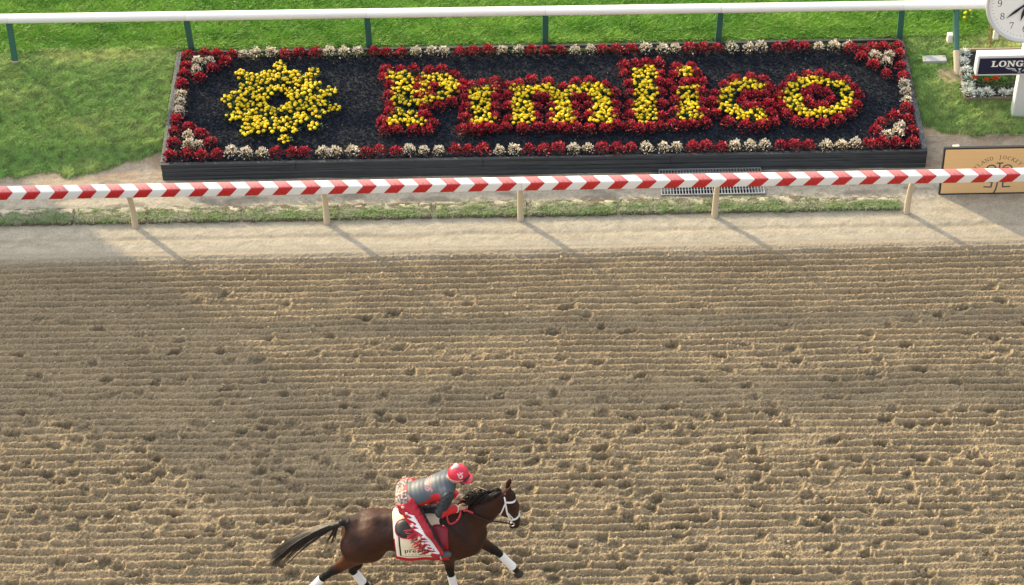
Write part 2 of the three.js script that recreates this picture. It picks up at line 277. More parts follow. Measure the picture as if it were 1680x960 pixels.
// ---------------------------------------------------------------- flower bed
const timberTex = noiseTex(512, (u, v) => { const k = 0.5 + 0.32 * per(u, v, 5, 1) + 0.16 * n3(0, v * 90, 2) + 0.3 * per(u, v, 40, 3); return [k, k, k]; }, false);
const bedThing = thing('flower_bed', 'long raised flower bed edged with dark timber and filled with black mulch', 'flower bed');
{
  const tm = new THREE.MeshStandardMaterial({ color: lin(0.085, 0.096, 0.115), roughness: 0.62, map: tiled(timberTex, 0.7), bumpMap: tiled(timberTex, 0.9), bumpScale: 0.006 });
  const W = BED.x1 - BED.x0, cx = (BED.x0 + BED.x1) / 2;
  const uvBox = (w, h, d, x, y, z) => box(w, h, d, x, y, z, 0.008);
  part(bedThing, 'front_board', uvBox(W, 0.145, 0.06, cx, 0.228, BED.zf + 0.03), tm);
  part(bedThing, 'front_board', uvBox(W, 0.16, 0.06, cx, 0.072, BED.zf + 0.037), tm);
  for (const x of [BED.x0 + 0.035, BED.x1 - 0.035]) {
    const s = new THREE.Shape([[BED.zf - 0.002, -0.05], [BED.zf - 0.002, 0.3], [BED.zb + 0.03, 0.515], [BED.zb + 0.03, 0.3]].map(([z, y]) => new THREE.Vector2(-z, y)));
    const g = new THREE.ExtrudeGeometry(s, { depth: 0.07, bevelEnabled: true, bevelSize: 0.006, bevelThickness: 0.006, bevelSegments: 2, curveSegments: 2 }); g.rotateY(Math.PI / 2); g.translate(x - 0.035, 0, 0);
    part(bedThing, 'side_board', g, tm);
  }
  part(bedThing, 'back_board', uvBox(W, 0.22, 0.06, cx, 0.405, BED.zb - 0.001), tm);
  for (const x of [-3.2, -0.4, 2.4]) part(bedThing, 'board_joint', box(0.008, 0.15, 0.006, x, 0.228, BED.zf + 0.062, 0.001), mat([0.01, 0.01, 0.012]));
  const mulch = sheet(axis(BED.x0 + 0.07, BED.x1 - 0.07, 0.035, BED.x0 + 0.07, BED.x1 - 0.07), axis(BED.zb + 0.03, BED.zf - 0.003, 0.035, BED.zb + 0.03, BED.zf - 0.003),
    (x, z) => { const k = 1 + 0.25 * n2(x * 7, z * 9) + 0.1 * n2(x * 1.3, z * 1.3); return [bedY(z) - 0.01 + 0.006 * n2(x * 4, z * 4) + 0.004 * n2(x * 13, z * 14), 0.0052 * k, 0.0082 * k, 0.0155 * k]; });
  part(bedThing, 'mulch', mulch, soilMat);
  const r = rng(8), chip = new THREE.DodecahedronGeometry(0.5, 0); chip.scale(0.032, 0.008, 0.012);
  const sp = [];
  for (let i = 0; i < 52000; i++) { const x = mix(BED.x0 + 0.09, BED.x1 - 0.09, r()), z = mix(BED.zb + 0.05, BED.zf - 0.02, r()), k = Math.pow(r(), 2.5), s = 0.5 + 0.9 * r(); sp.push([x, bedY(z) - 0.004 + 0.006 * n2(x * 4, z * 4), z, s, r() * 6.28, mix3([0.0038, 0.0062, 0.0125], [0.012, 0.0185, 0.034], k), 0.3]); }
  for (let i = 0; i < 300; i++) { const x = mix(BED.x0 + 0.09, BED.x1 - 0.09, r()), z = mix(BED.zb + 0.05, BED.zf - 0.02, r()); sp.push([x, bedY(z) + 0.014, z, 0.4 + 0.4 * r(), r() * 6.28, [0.4, 0.36, 0.32].map((v) => v * (0.5 + 0.5 * r())), 0.5]); }
  scatter(bedThing, 'mulch_chips', chip, new THREE.MeshPhysicalMaterial({ roughness: 1, specularIntensity: 0.3 }), sp);
  const weeds = []; for (let i = 0; i < 46; i++) { const x = mix(BED.x0 + 0.3, BED.x1 - 0.3, r()), z = mix(BED.zb + 0.2, BED.zf - 0.2, r()); for (let k = 0; k < 3; k++) weeds.push([x + 0.07 * (r() - 0.5), bedY(z), z + 0.05 * (r() - 0.5), 0.4 + 0.4 * r(), r() * 6, [0.09, 0.14, 0.08], 0.8, 0.6]); }
  scatter(bedThing, 'weeds', tuftGeo(4, 5, 0.06, 0.012, 0.05, 1.4), bladeMat, weeds);
}
// leaf and petal meshes: many small curved blades on a mound, colour per blade
function mound(seed, n, R, H, len, wid, col, opt = {}) {
  const r = rng(seed), pos = [], idx = [], cols = [];
  for (let i = 0; i < n; i++) {
    const a = i * 2.39996 + r() * 0.7, q = Math.sqrt((i + 0.5) / n) * (0.9 + 0.2 * r()), up = Math.sqrt(Math.max(0, 1 - q * q * 0.86));
    const lump = 1 + 0.22 * n3(Math.cos(a) * q * 2.2 + seed, Math.sin(a) * q * 2.2, seed * 1.3);
    const cx = Math.cos(a) * q * R * lump, cz = Math.sin(a) * q * R * lump, cy = H * up * lump * (opt.base ?? 1) * (0.85 + 0.3 * r());
    const d = V(Math.cos(a) * q * 1.1 + (r() - 0.5) * 0.9, up * 0.9 + (r() - 0.3) * 0.6, Math.sin(a) * q * 1.1 + (r() - 0.5) * 0.9).normalize();
    const s = V(r() - 0.5, r() - 0.5, r() - 0.5).cross(d).normalize(), nn = d.clone().cross(s), L = len * (0.65 + 0.7 * r()), w = wid * (0.7 + 0.6 * r()), k = pos.length / 3;
    const P = (t, u, b) => { pos.push(cx + d.x * L * t + s.x * w * u + nn.x * b, cy + d.y * L * t + s.y * w * u + nn.y * b, cz + d.z * L * t + s.z * w * u + nn.z * b); };
    P(0, 0, 0); P(0.5, -0.5, w * 0.2); P(0.5, 0.5, w * 0.2); P(1, 0, -w * 0.1);
    idx.push(k, k + 1, k + 2, k + 1, k + 3, k + 2);
    const c = col(r, q); for (let j = 0; j < 4; j++) cols.push(...c);
  }
  return geoFrom(pos, idx, cols);
}
const petalMat = new THREE.MeshPhysicalMaterial({ vertexColors: true, roughness: 0.55, transmission: 0.22, thickness: 0, side: THREE.DoubleSide, specularIntensity: 0.5 });
const leafMat = new THREE.MeshPhysicalMaterial({ vertexColors: true, roughness: 0.5, transmission: 0.12, thickness: 0, side: THREE.DoubleSide });
function pompom(seed, R, pos, cols, P0) {                     // one marigold head, ruffled
  const g = new THREE.IcosahedronGeometry(1, 1), p = g.attributes.position, r = rng(seed);
  const cache = new Map(), tone = 0.78 + 0.3 * r();
  for (let i = 0; i < p.count; i++) {
    const key = [p.getX(i), p.getY(i), p.getZ(i)].map((v) => v.toFixed(3)).join();
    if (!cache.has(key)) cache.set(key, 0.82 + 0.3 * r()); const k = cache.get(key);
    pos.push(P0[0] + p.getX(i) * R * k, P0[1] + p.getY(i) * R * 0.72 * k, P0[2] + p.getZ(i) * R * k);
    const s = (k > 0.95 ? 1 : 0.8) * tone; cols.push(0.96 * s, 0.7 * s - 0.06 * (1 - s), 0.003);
  }
}
const protos = { r: [], w: [], y: [] };
const clumpKinds = { r: ['red_flower_clump', 'red flower clump', 'flower clump'], w: ['white_flower_clump', 'white flower clump', 'flower clump'], y: ['marigold_clump', 'yellow marigold clump', 'marigolds'] };
for (let v = 0; v < 6; v++) {
  const red = mound(100 + v, 105, 0.088, 0.135, 0.036, 0.03, (r) => { const t = r(); return t < 0.5 ? [0.4 + 0.16 * r(), 0.012, 0.042] : t < 0.82 ? [0.64, 0.07 + 0.05 * r(), 0.11] : [0.16, 0.006, 0.02]; });
  const redLeaf = mound(200 + v, 40, 0.095, 0.08, 0.05, 0.036, (r) => mix3([0.035, 0.01, 0.012], [0.09, 0.022, 0.018], r()));
  protos.r.push([redLeaf, red]);
  const wh = mound(300 + v, 84, 0.086, 0.14, 0.032, 0.032, (r) => { const t = r(); return t < 0.75 ? [0.84, 0.8, 0.7].map((q) => q * (0.85 + 0.2 * t)) : [0.6, 0.45, 0.28]; });
  const whLeaf = mound(400 + v, 44, 0.085, 0.07, 0.045, 0.032, (r) => mix3([0.03, 0.03, 0.012], [0.12, 0.075, 0.03], r()));
  protos.w.push([whLeaf, wh]);
  const r = rng(500 + v), pos = [], cols = [], used = [];
  for (let i = 0, tries = 0; i < 7 + (v % 3) && tries < 200; tries++) {
    const a = r() * 6.283, q = Math.sqrt(r()) * 0.115, x = Math.cos(a) * q, z = Math.sin(a) * q;
    if (used.some((u) => Math.hypot(u[0] - x, u[1] - z) < 0.042)) continue;
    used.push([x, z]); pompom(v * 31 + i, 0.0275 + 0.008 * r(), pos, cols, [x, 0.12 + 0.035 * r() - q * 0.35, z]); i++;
  }
  const heads = geoFrom(pos, null, cols);
  protos.y.push([mound(600 + v, 90, 0.12, 0.1, 0.05, 0.02, (r2) => mix3([0.018, 0.055, 0.015], [0.075, 0.16, 0.035], r2())), heads]);
}
const pr = rng(900);
function plant(kind, x, z, label, group, s = 1) {
  const v = Math.floor(pr() * 6), [nm, , cat] = clumpKinds[kind], t = thing(nm, label, cat, [x, bedY(z), z], group);
  t.rotation.y = pr() * 6.283; t.scale.setScalar(s * (0.86 + 0.2 * pr()));
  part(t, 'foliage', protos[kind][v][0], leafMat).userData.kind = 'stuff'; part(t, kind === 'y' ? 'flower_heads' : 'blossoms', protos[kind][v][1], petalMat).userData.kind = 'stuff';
}
const ORD = ['first', 'second', 'third', 'fourth', 'fifth', 'sixth', 'seventh', 'eighth', 'ninth', 'tenth', 'eleventh', 'twelfth', 'thirteenth', 'fourteenth', 'fifteenth', 'sixteenth', 'seventeenth', 'eighteenth', 'nineteenth', 'twentieth', 'twenty-first', 'twenty-second', 'twenty-third', 'twenty-fourth', 'twenty-fifth'];
const GROUPS = { r: 'red flower clumps of the bed', w: 'white flower clumps of the bed', y: 'yellow marigold clumps of the bed' };
function row(kind, desc, ...c) {                              // kind, 'counted from|where', then x, z of each clump
  const [from, where] = desc.split('|'), n = c.length / 2;
  for (let i = 0; i < n; i++) plant(kind, c[2 * i], c[2 * i + 1], n === 1 ? clumpKinds[kind][1] + ' ' + where : `${clumpKinds[kind][1]}, ${ORD[i]} from the ${from} ${where}`, GROUPS[kind]);
}
for (const a of [
  ['r', 'left|along the back edge of the left back corner', -5.03, -5.13, -4.77, -5.16, -4.58, -5.12, -4.34, -5.13],
  ['r', 'top|down the left edge of the left back corner', -5.04, -4.88, -5.05, -4.68, -5.06, -4.43],
  ['r', 'right|on the diagonal of the left back corner', -4.43, -4.94, -4.61, -4.8, -4.8, -4.58],
  ['w', 'left|in the left back corner', -4.86, -4.95, -4.87, -4.75, -4.68, -4.96],
  ['w', 'top|in the left border of the bed', -5.05, -4.18, -5.04, -4, -5.04, -3.79],
  ['r', 'top|at the front of the left border', -5.05, -3.6, -5.06, -3.35, -5.06, -3.1, -5.08, -2.82],
  ['r', 'top|on the diagonal of the left front corner', -4.85, -3.43, -4.66, -3.27, -4.5, -3.09],
  ['r', 'left|along the front edge of the left front corner', -4.82, -2.83, -4.61, -2.81, -4.39, -2.83],
  ['w', 'top|in the left front corner', -4.84, -3.24, -4.82, -3.04, -4.68, -3.03],
  ['r', 'left|along the back edge of the right back corner', 5.39, -5, 5.58, -4.93, 5.73, -5, 5.9, -5.01, 6.13, -5.04],
  ['r', 'top|inside the right back corner', 5.53, -4.8, 5.69, -4.59, 5.86, -4.38],
  ['r', 'top|down the right edge of the right back corner', 6.13, -4.84, 6.1, -4.56, 6.11, -4.31],
  ['w', 'top|in the right back corner', 5.73, -4.79, 5.95, -4.81, 5.89, -4.65],
  ['w', 'top|in the right border of the bed', 6.1, -4.11, 6.1, -3.92, 6.08, -3.74],
  ['r', 'top|down the right edge of the right front corner', 6.05, -3.57, 6.04, -3.33, 6.06, -3.06, 6.03, -2.8],
  ['r', 'top|on the diagonal of the right front corner', 5.83, -3.39, 5.63, -3.26, 5.51, -3.08],
  ['r', 'left|along the front edge of the right front corner', 5.38, -2.79, 5.58, -2.81, 5.79, -2.8],
  ['w', 'left|in the right front corner', 5.67, -2.97, 5.83, -3.01, 5.9, -3.14],
  ['r', 'left|along the top of the letter P', -1.9, -4.69, -1.68, -4.68, -1.47, -4.69, -1.24, -4.65, -1.03, -4.66, -0.83, -4.53],
  ['r', 'top|down the left of the letter P', -1.94, -4.5, -1.83, -4.32, -1.84, -4.09, -1.82, -3.85, -1.82, -3.69],
  ['r', 'left|along the foot of the letter P', -1.91, -3.46, -1.88, -3.3, -1.69, -3.29, -1.45, -3.29, -1.23, -3.27, -1.17, -3.43, -1.28, -3.6],
  ['r', 'top|between the stem and bowl of the letter P', -1.38, -4.41, -1.39, -4.25, -1.37, -4.04],
  ['r', 'top|inside the bowl of the letter P', -1.16, -4.25, -1.2, -4.06],
  ['r', 'left|under the bowl of the letter P', -1.29, -3.79, -1.07, -3.81, -0.87, -3.9],
  ['y', 'top|in the left half of the P stem', -1.83, -4.55, -1.69, -4.4, -1.71, -4.18, -1.68, -3.94, -1.69, -3.67, -1.77, -3.46],
  ['y', 'top|in the right half of the P stem', -1.63, -4.52, -1.5, -4.4, -1.54, -4.17, -1.47, -3.91, -1.48, -3.62, -1.56, -3.45, -1.35, -3.44],
  ['y', 'top|in the narrow bar beside the P stem', -1.31, -4.48, -1.28, -4.28, -1.32, -4.1, -1.31, -3.9],
  ['y', 'top|round the bowl of the letter P', -1.13, -4.45, -0.98, -4.47, -0.89, -4.36, -0.84, -4.18, -0.99, -4.25, -0.99, -4.03, -1.17, -3.94],
  ['r', 'top|down the left of the first i', -0.71, -4.33, -0.73, -4.15, -0.66, -3.97, -0.66, -3.75, -0.66, -3.52],
  ['r', 'left|across the top of the first i', -0.6, -4.26, -0.41, -4.3, -0.21, -4.35],
  ['r', 'top|down the right of the first i', -0.19, -4.17, -0.19, -3.96, -0.2, -3.75, -0.22, -3.55],
  ['r', 'left|under the foot of the first i', -0.71, -3.27, -0.58, -3.3, -0.46, -3.25, -0.35, -3.29, -0.22, -3.29],
  ['y', 'top|in the left half of the first i', -0.51, -4.14, -0.5, -3.92, -0.52, -3.71, -0.52, -3.42],
  ['y', 'top|in the right half of the first i', -0.3, -4.16, -0.39, -4.01, -0.34, -3.85, -0.37, -3.64, -0.31, -3.45],
  ['r', 'top|down the left of the letter m', -0.02, -4.25, -0.01, -4.02, -0, -3.77, -0.01, -3.49, -0.05, -3.32],
  ['r', 'left|along the top of the letter m', 0.16, -4.28, 0.36, -4.37, 0.62, -4.31, 0.85, -4.19, 1.05, -4.29, 1.26, -4.32, 1.49, -4.23],
  ['r', 'top|down the right of the letter m', 1.63, -4.02, 1.63, -3.78, 1.62, -3.54, 1.63, -3.3],
  ['r', 'left|under the feet of the letter m', 0.21, -3.28, 0.43, -3.3, 0.62, -3.31, 0.82, -3.26, 0.99, -3.27, 1.21, -3.24, 1.45, -3.24],
  ['r', 'top|at the left inside the first arch of m', 0.47, -3.97, 0.42, -3.76, 0.42, -3.52],
  ['r', 'top|at the right inside the first arch of m', 0.6, -3.94, 0.65, -3.74, 0.65, -3.54],
  ['r', 'top|at the left inside the second arch of m', 1.03, -3.94, 1.03, -3.73, 1.02, -3.51],
  ['r', 'top|at the right inside the second arch of m', 1.18, -3.94, 1.22, -3.76, 1.22, -3.52],
  ['y', 'top|in the left leg of the letter m', 0.14, -4.17, 0.17, -3.97, 0.13, -3.83, 0.27, -3.77, 0.14, -3.64, 0.28, -3.6, 0.12, -3.45, 0.28, -3.46],
  ['y', 'left|across the left arch of the letter m', 0.31, -4.14, 0.45, -4.14, 0.56, -4.14, 0.67, -4.09],
  ['y', 'top|in the middle leg of the letter m', 0.74, -3.98, 0.87, -3.95, 0.75, -3.78, 0.9, -3.75, 0.76, -3.62, 0.89, -3.58, 0.73, -3.44, 0.89, -3.44],
  ['y', 'left|across the right arch of the letter m', 0.99, -4.06, 1.11, -4.11, 1.23, -4.2, 1.39, -4.16],
  ['y', 'top|in the right leg of the letter m', 1.31, -3.98, 1.48, -4.02, 1.38, -3.84, 1.49, -3.78, 1.34, -3.63, 1.49, -3.59, 1.33, -3.44, 1.51, -3.42],
  ['r', 'top|down the left of the letter l', 1.81, -4.69, 1.81, -4.49, 1.87, -4.25, 1.87, -4.02, 1.85, -3.77, 1.84, -3.52, 1.83, -3.28],
  ['r', 'left|across the top of the letter l', 1.99, -4.68, 2.16, -4.72, 2.35, -4.72],
  ['r', 'top|down the right of the letter l', 2.35, -4.47, 2.35, -4.26, 2.34, -4.04, 2.33, -3.76, 2.33, -3.51, 2.3, -3.29],
  ['r', 'left|under the foot of the letter l', 1.97, -3.23, 2.14, -3.25],
  ['y', 'top|in the left half of the letter l', 1.98, -4.51, 2.02, -4.31, 2.03, -4.15, 2.03, -3.97, 2, -3.76, 2.01, -3.59, 2.02, -3.43],
  ['y', 'top|in the right half of the letter l', 2.2, -4.58, 2.21, -4.42, 2.17, -4.21, 2.2, -4.03, 2.16, -3.83, 2.16, -3.65, 2.17, -3.47],
  ['r', 'top|down the left of the second i', 2.63, -4.62, 2.57, -4.43, 2.49, -4.23, 2.58, -4.07, 2.55, -3.82, 2.53, -3.57],
  ['r', 'left|under the foot of the second i', 2.48, -3.31, 2.64, -3.28, 2.79, -3.3, 2.97, -3.34],
  ['r', 'top|over the dot of the second i', 2.85, -4.64, 2.91, -4.46, 2.98, -4.24],
  ['r', 'left|between the dot and stem of the second i', 2.73, -4.24, 2.86, -4.27],
  ['r', 'top|down the right of the second i', 2.97, -4.01, 2.97, -3.78, 2.95, -3.55],
  ['y', 'left|making the dot of the second i', 2.71, -4.52, 2.8, -4.49],
  ['y', 'top|in the left half of the second i stem', 2.68, -4.04, 2.68, -3.84, 2.64, -3.64, 2.65, -3.47],
  ['y', 'top|in the right half of the second i stem', 2.87, -4.08, 2.82, -3.86, 2.83, -3.67, 2.84, -3.47],
  ['r', 'top|between the second i and the letter c', 3.17, -3.98, 3.13, -3.78, 3.14, -3.54],
  ['r', 'left|over the top of the letter c', 3.33, -4.18, 3.5, -4.28, 3.75, -4.33, 3.94, -4.29, 4.01, -4.09],
  ['r', 'left|inside the letter c', 3.58, -3.79, 3.65, -3.93, 3.78, -3.93, 3.93, -3.92],
  ['r', 'left|inside the lower lip of the letter c', 3.63, -3.68, 3.76, -3.66],
  ['r', 'top|at the right end of the letter c', 3.98, -3.71, 3.98, -3.51, 4.01, -3.31],
  ['r', 'left|under the letter c', 3.31, -3.33, 3.57, -3.25, 3.81, -3.24],
  ['y', 'left|over the upper curve of the letter c', 3.35, -3.98, 3.48, -4.1, 3.61, -4.2, 3.75, -4.19, 3.86, -4.09],
  ['y', 'left|along the lower curve of the letter c', 3.28, -3.82, 3.3, -3.64, 3.43, -3.61, 3.47, -3.48, 3.61, -3.45, 3.78, -3.54, 3.84, -3.4],
  ['r', 'left|over the top of the letter o', 4.14, -3.89, 4.24, -4.11, 4.39, -4.27, 4.63, -4.38, 4.83, -4.37, 5.03, -4.3, 5.2, -4.21, 5.32, -4.05],
  ['r', 'left|under the bottom of the letter o', 4.15, -3.66, 4.22, -3.48, 4.35, -3.33, 4.52, -3.27, 4.74, -3.26, 4.99, -3.33, 5.17, -3.47, 5.3, -3.65],
  ['r', 'top|at the right end of the letter o', 5.36, -3.88],
  ['r', 'left|over the hole of the letter o', 4.57, -3.93, 4.72, -4.03, 4.86, -3.96],
  ['r', 'left|under the hole of the letter o', 4.58, -3.76, 4.65, -3.66, 4.79, -3.66, 4.93, -3.79],
  ['y', 'left|over the upper curve of the letter o', 4.26, -3.91, 4.37, -4.08, 4.53, -4.17, 4.69, -4.24, 4.84, -4.23, 4.97, -4.16, 5.11, -4.09, 5.17, -3.93],
  ['y', 'left|along the lower curve of the letter o', 4.29, -3.7, 4.42, -3.79, 4.4, -3.61, 4.5, -3.5, 4.65, -3.49, 4.8, -3.49, 4.95, -3.51, 5.08, -3.61, 5.19, -3.75],
]) row(...a);
// the borders along the back and front of the bed: white and red by turns
{
  const r = rng(66), pat = 'wwwrrrwwwrrrwwwrrrwwrrrwwrrrwwwrrrwwwrrrwww';
  for (const [where, x0, z0, x1, z1, p] of [['along the front border', -4.15, -2.84, 5.17, -2.78, pat], ['along the back border', -4.16, -5.13, 5.36, -5.06, pat]]) {
    const n = { r: 0, w: 0 };
    [...p].forEach((k, i) => { const t = i / (p.length - 1); plant(k, mix(x0, x1, t) + 0.05 * (r() - 0.5), mix(z0, z1, t) + 0.04 * (r() - 0.5), `${clumpKinds[k][1]}, ${ORD[n[k]++]} of its colour from the left ${where}`, GROUPS[k]); });
  }
  // the round sun-shaped patch
  const S = [-3.53, -4.0], ring = (n, R, a0, where, j = 0.05) => { for (let i = 0; i < n; i++) { const a = (90 + a0 - i * 360 / n) * Math.PI / 180, rr = Array.isArray(R) ? R[i % R.length] : R; plant('y', S[0] + Math.cos(a) * rr + j * (r() - 0.5), S[1] - Math.sin(a) * rr + j * (r() - 0.5), `yellow marigold clump, ${ORD[i]} clockwise from the top ${where}`, GROUPS.y); } };
  ring(9, 0.275, 0, 'in the inner ring of the sun patch', 0.03);
  ring(15, 0.5, 8, 'in the middle ring of the sun patch');
  ring(18, [0.7, 0.64], 0, 'in the outer ring of the sun patch');
  const tips = [93, 54, 14, -13, -46, -80, -122, -153, 176, 135], tr = [0.85, 0.84, 0.8, 0.88, 0.84, 0.88, 0.82, 0.77, 0.78, 0.87];
  tips.forEach((d, i) => { const a = d * Math.PI / 180; plant('y', S[0] + Math.cos(a) * tr[i], S[1] - Math.sin(a) * tr[i], `yellow marigold clump at the tip of a ray of the sun patch, ${ORD[i]} clockwise`, GROUPS.y, 0.9); });
}

// ---------------------------------------------------------------- rails
{
  // striped inner rail of the dirt track
  const t = thing('track_rail', 'red and white striped rail on curved tan posts along the dirt track', 'rail', [0, 0, 0]);
  const RZ = -1.15, RY = 1.035;
  const white = new THREE.MeshPhysicalMaterial({ color: lin(0.78, 0.77, 0.75), roughness: 0.32, clearcoat: 0.35, clearcoatRoughness: 0.25 });
  const red = new THREE.MeshPhysicalMaterial({ color: lin(0.62, 0.008, 0.018), roughness: 0.34, clearcoat: 0.45, clearcoatRoughness: 0.2, map: tiled(speck, 1), vertexColors: true });   // pink glare on the tops is painted in by vertex colour
  const prof = [[0.07, -0.07], [0.071, 0.045], [0.066, 0.056], [0.055, 0.063], [-0.05, 0.075], [-0.064, 0.07], [-0.07, 0.058], [-0.07, -0.06], [-0.06, -0.07]];
  const cuts = [-13.95, -11.14, -8.325, -5.49, -2.67, 0.16, 2.99, 5.8, 8.62, 11.45, 14.3];
  for (let i = 0; i < cuts.length - 1; i++) { const g = extrudeX(prof, cuts[i] + 0.0015, cuts[i + 1] - 0.0015, 0.6); g.translate(0, RY, RZ); part(t, 'rail_section', g, white); }
  const path = [[-0.0655, 0.0715, 0], [-0.05, 0.0768, 0.012], [0.0555, 0.0648, 0.098], [0.0672, 0.0572, 0.108], [0.0727, 0.0455, 0.1], [0.0717, -0.0705, 0]];
  const pos = [], idx = [], uv = [], cl = [];
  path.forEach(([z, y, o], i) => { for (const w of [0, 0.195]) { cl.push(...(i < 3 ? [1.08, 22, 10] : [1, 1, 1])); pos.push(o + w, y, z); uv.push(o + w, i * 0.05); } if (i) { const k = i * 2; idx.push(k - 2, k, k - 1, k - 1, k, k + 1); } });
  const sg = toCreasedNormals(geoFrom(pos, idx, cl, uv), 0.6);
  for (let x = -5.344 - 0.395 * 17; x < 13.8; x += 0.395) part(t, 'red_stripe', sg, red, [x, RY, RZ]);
  const postM = mat([0.52, 0.44, 0.32], { roughness: 0.55 });
  for (let i = 0; i < 9; i++) {
    const x = -11.14 + 2.828 * i; if (Math.abs(x) > 12.5) continue;
    const X = [-5.49, -2.685, 0.146, 2.986, 5.795][i - 2] ?? x;
    const c = new THREE.CatmullRomCurve3([V(0, -0.1, -0.43), V(0, 0.3, -0.435), V(0, 0.62, -0.36), V(0, 0.86, -0.16), V(0, 0.985, 0)]);
    const g = new THREE.TubeGeometry(c, 18, 0.042, 10); const p = g.attributes.position;
    for (let k = 0; k < p.count; k++) p.setX(k, p.getX(k) * (0.82 + 0.35 * clamp(1 - p.getY(k))));
    g.computeVertexNormals(); g.translate(X, 0, RZ);
    part(t, 'post', g, postM);
  }
  // white rail of the turf course
  const t2 = thing('turf_rail', 'white rail on green posts between the flower bed and the turf course', 'rail', [0, 1.2, -5.2]);
  t2.rotation.z = -0.004;
  const prof2 = []; for (let i = 0; i < 20; i++) { const a = i / 20 * 2 * Math.PI; prof2.push([0.082 * Math.sign(Math.cos(a)) * Math.abs(Math.cos(a)) ** 0.7, 0.062 * Math.sign(Math.sin(a)) * Math.abs(Math.sin(a)) ** 0.75]); }
  const w2 = new THREE.MeshPhysicalMaterial({ color: lin(0.82, 0.81, 0.78), roughness: 0.35, clearcoat: 0.3, clearcoatRoughness: 0.3 });
  const pxs = [-13.4, -10.57, -7.75, -4.99, -2.18, 0.6, 3.33, 6.15, 9.0, 11.9];
  for (let i = 0; i < pxs.length - 1; i++) part(t2, 'rail_section', extrudeX(prof2, pxs[i] + 0.0015, pxs[i + 1] - 0.0015, 0.9), w2);
  const green = mat([0.035, 0.13, 0.1], { roughness: 0.5 }), tan = mat([0.5, 0.4, 0.3], { roughness: 0.6 });
  for (const x of pxs.slice(1)) {
    const left = x < BED.x0 && x > -8, z0 = x < BED.x0 || x > 6.5 ? 0.1 : -0.11;
    const g = box(0.095, 0.72, 0.055, 0, -0.4, 0, 0.012), p = g.attributes.position;
    for (let k = 0; k < p.count; k++) { const y = p.getY(k); p.setZ(k, p.getZ(k) + z0 * clamp(-y / 0.76) ** 2); if (x > 5 && x < 6.5) p.setX(k, p.getX(k) - 0.07 * y); }
    g.computeVertexNormals(); part(t2, 'post', g, green, [x, 0, 0]);
    part(t2, 'foot', box(0.1, 0.1, 0.06, 0, -0.77, z0, 0.01), tan, [x, 0, 0]);
  }
  // the last post, bent towards the small flower bed
  const c = new THREE.CatmullRomCurve3([V(0, -0.93, 0.78), V(0, -0.72, 0.56), V(0, -0.5, 0.33), V(0, -0.25, 0.12), V(0, -0.02, 0)]);
  const bent = (a, b) => { const q = new THREE.CatmullRomCurve3([0, 0.25, 0.5, 0.75, 1].map((s) => c.getPoint(mix(a, b, s)))); const g = new THREE.TubeGeometry(q, 12, 0.04, 8), p = g.attributes.position; for (let k = 0; k < p.count; k++) p.setX(k, p.getX(k) * 1.25); g.computeVertexNormals(); g.translate(7.0, 0, 0); return g; };
  part(t2, 'post', bent(0.42, 1), green); part(t2, 'foot', bent(0, 0.415), tan).userData.label = 'bare bent foot of the end post';
  const b = thing('junction_box', 'small white box fixed to the last green rail post', 'electrical box', [6.915, 0.7, -5.0]);
  part(b, 'housing', box(0.085, 0.15, 0.08, 0, 0, 0, 0.012), mat([0.72, 0.68, 0.64], { roughness: 0.5 })); part(b, 'lid', box(0.075, 0.135, 0.012, 0, 0, 0.045, 0.004), mat([0.76, 0.72, 0.68]));
}
// drain grate in the verge
{
  const t = thing('drain_grate', 'galvanised steel drain grate in the sand under the striped rail', 'drain grate', [3.0, 0.04, -2.34]);
  const m = mat([0.36, 0.37, 0.385], { roughness: 0.45, metalness: 0.5 }), W = 1.52, D = 0.6, bars = [];
  for (const z of [-D / 2, D / 2]) part(t, 'frame_bar', box(W, 0.035, 0.016, 0, 0, z, 0.003), m);
  for (const x of [-W / 2, W / 2]) part(t, 'frame_bar', box(0.016, 0.035, D, x, 0, 0, 0.003), m);
  for (let i = 1; i < 34; i++) bars.push(box(0.011, 0.035, D - 0.02, -W / 2 + W * i / 34, 0, 0, 0));
  const b = part(t, 'bars', join(bars), m); b.userData.kind = 'stuff';
  for (let i = 1; i < 6; i++) part(t, 'cross_rod', tube([[-W / 2, 0.014, -D / 2 + D * i / 6], [0, 0.014, -D / 2 + D * i / 6], [W / 2, 0.014, -D / 2 + D * i / 6]], 0.006, 4, 5), m);
  part(t, 'sump', box(PIT.x1 - PIT.x0 + 0.06, 0.02, PIT.z1 - PIT.z0 + 0.06, 0, -0.34, 0, 0), mat([0.02, 0.022, 0.025]));
}
